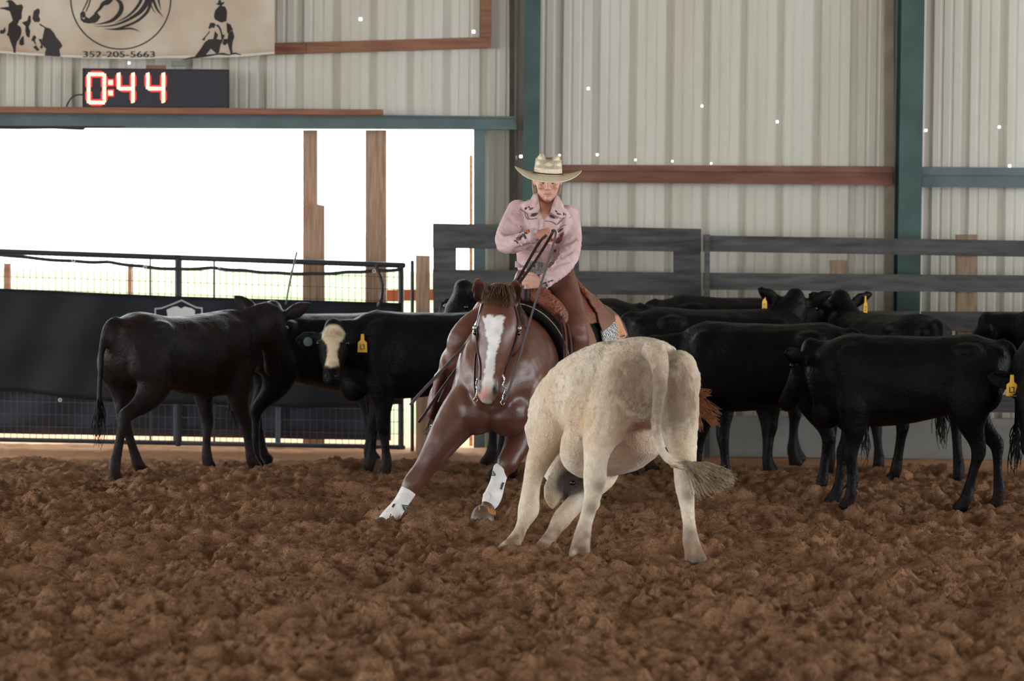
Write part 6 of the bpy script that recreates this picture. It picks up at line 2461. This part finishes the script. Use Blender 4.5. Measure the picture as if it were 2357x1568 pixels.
# ---- chaps
def chap(rows, flare):
    bm = bmesh.new()
    tube(bm, prow(rows), up=(0, 1, 0), n=18)
    for f in flare:
        tube(bm, prow(f), up=(0, 1, 0), n=14)
    me = fuse(bm, 0.0105, 6, 'chap_leg', 0.5, 0.6)
    co = get_co(me)
    no = get_no(me)
    wv = 0.006 * np.sin(co[:, 2] * 40 + co[:, 0] * 25 + 2.5 * vnoise(co[:, 0] * 8, co[:, 1] * 8, co[:, 2] * 8, seed=51)) * sstep(1.2, 0.9, co[:, 2])
    co += no * wv[:, None]
    set_co(me, co)
    return me


chl = link_mesh('chap_leg', chap([(1300, 628, 17.03, 0.060, 0.10), (1298, 655, 16.99, 0.085, 0.115), (1302, 695, 16.90, 0.100, 0.105), (1312, 740, 16.80, 0.098, 0.098), (1321, 775, 16.74, 0.086, 0.092), (1325, 820, 16.78, 0.082, 0.09), (1328, 880, 16.84, 0.085, 0.09), (1330, 945, 16.90, 0.095, 0.10)], []), M_CHAPS, rider, True)
chl['label'] = 'brown leather chap on the leg beside the cream steer'
chr_ = link_mesh('chap_leg', chap([(1203, 634, 17.03, 0.045, 0.09), (1200, 662, 17.0, 0.065, 0.10), (1166, 702, 16.88, 0.088, 0.10), (1118, 735, 16.76, 0.092, 0.10), (1074, 768, 16.68, 0.088, 0.095), (1054, 812, 16.70, 0.080, 0.10), (1040, 860, 16.78, 0.082, 0.11), (1026, 910, 16.82, 0.088, 0.13), (1014, 962, 16.86, 0.085, 0.15)],
                                  [[(1040, 800, 16.75, 0.035, 0.08), (1014, 870, 16.72, 0.035, 0.10), (996, 935, 16.72, 0.030, 0.11), (990, 962, 16.72, 0.022, 0.10)]]), M_CHAPS, rider, True)
chr_['label'] = 'brown leather chap flaring out beside the trailing reins'
bm = bmesh.new()
for k in range(34):
    f = r3.random()
    x0, y0 = 988 + 44 * f, 950 + 20 * r3.random()
    p0 = P(x0, y0, 16.72 + 0.1 * f)
    hair(bm, [p0, P(x0 - r3.uniform(0, 10), y0 + 22, 16.72 + 0.1 * f), P(x0 - r3.uniform(0, 22), y0 + 30 + r3.uniform(0, 14), 16.70 + 0.1 * f)], 0.0026, 0.001, sub=2)
obj('fringe', bm, M_STRAPL, chr_, True)
# boots
for A, lab in ((AN_R, 'r'), (AN_L, 'l')):
    bm = bmesh.new()
    tube(bm, [(*(A + Vector((0, 0.02, 0.16))), 0.058, 0.06), (*(A + Vector((0, 0.01, 0.05))), 0.05, 0.055), (*(A + Vector((0, -0.01, -0.02))), 0.045, 0.06), (*(A + Vector((0, -0.08, -0.055))), 0.042, 0.036), (*(A + Vector((0, -0.16, -0.065))), 0.040, 0.026), (*(A + Vector((0, -0.20, -0.066))), 0.022, 0.016)], up=(0, 0.5, 1), n=12)
    box(bm, A + Vector((0, 0.03, -0.085)), (0.06, 0.06, 0.05), None, 0.005)
    obj('boot', bm, M_STRAPL, rider, True)
# rings and watch
for bv_, a, b in ((body_bvh, 1263, 523), (body_bvh, 1212, 659)):
    p, n = on_surface(bv_, a, b, 0.002)
    if p is not None:
        bm = bmesh.new()
        ball(bm, p, (0.007, 0.005, 0.006), seg=8)
        obj('ring', bm, M_SILVER, rider, True)

# ---- reins
rn = thing('reins', P(1276, 545, 16.56), 'long dark split reins running from hand to bit and trailing left', 'reins')
HND = (1277, 540, 16.50)


def rein(pts_, w=0.014, t=0.0045, nrm=(0.5, -1, 0.3), material=None, lab=None):
    bm = bmesh.new()
    strap(bm, [P(*p) for p in pts_], [nrm] * len(pts_), w, t)
    return obj('rein_strap', bm, material or M_STRAPL, rn)


M_REIN = mat('rein_grey', srgb(84, 76, 76), 0.5, 0.4)
rein([(1258, 541, 16.52), (1240, 560, 16.52), (1205, 620, 16.55), (1172, 678, 16.58), (1160, 700, 16.58)], 0.016)
rein([(1272, 530, 16.50), (1268, 542, 16.49), (1235, 596, 16.52), (1195, 652, 16.54), (1170, 694, 16.56)], 0.016)
rein([(1272, 530, 16.50), (1278, 533, 16.49), (1277, 548, 16.47), (1262, 600, 16.40), (1243, 660, 16.30), (1226, 715, 16.20), (1210, 770, 16.10), (1190, 840, 15.98), (1166, 912, 15.87), (1159, 926, 15.86)], 0.013, material=M_REIN)
rein([(1170, 690, 16.50), (1130, 745, 16.35), (1098, 800, 16.10), (1092, 870, 15.95), (1095, 918, 15.90)], 0.011)
rein([(1164, 694, 16.56), (1120, 748, 16.46), (1093, 772, 16.40), (1050, 818, 16.36), (1005, 866, 16.33), (965, 908, 16.31), (944, 933, 16.30)], 0.017, material=M_REIN)
rein([(1166, 698, 16.58), (1128, 752, 16.50), (1095, 788, 16.44), (1056, 842, 16.40), (1010, 905, 16.37), (978, 952, 16.35), (963, 973, 16.34)], 0.016)
rein([(1118, 775, 16.46), (1085, 812, 16.42), (1050, 850, 16.40), (1025, 890, 16.38), (1008, 926, 16.37)], 0.006, material=M_REIN)
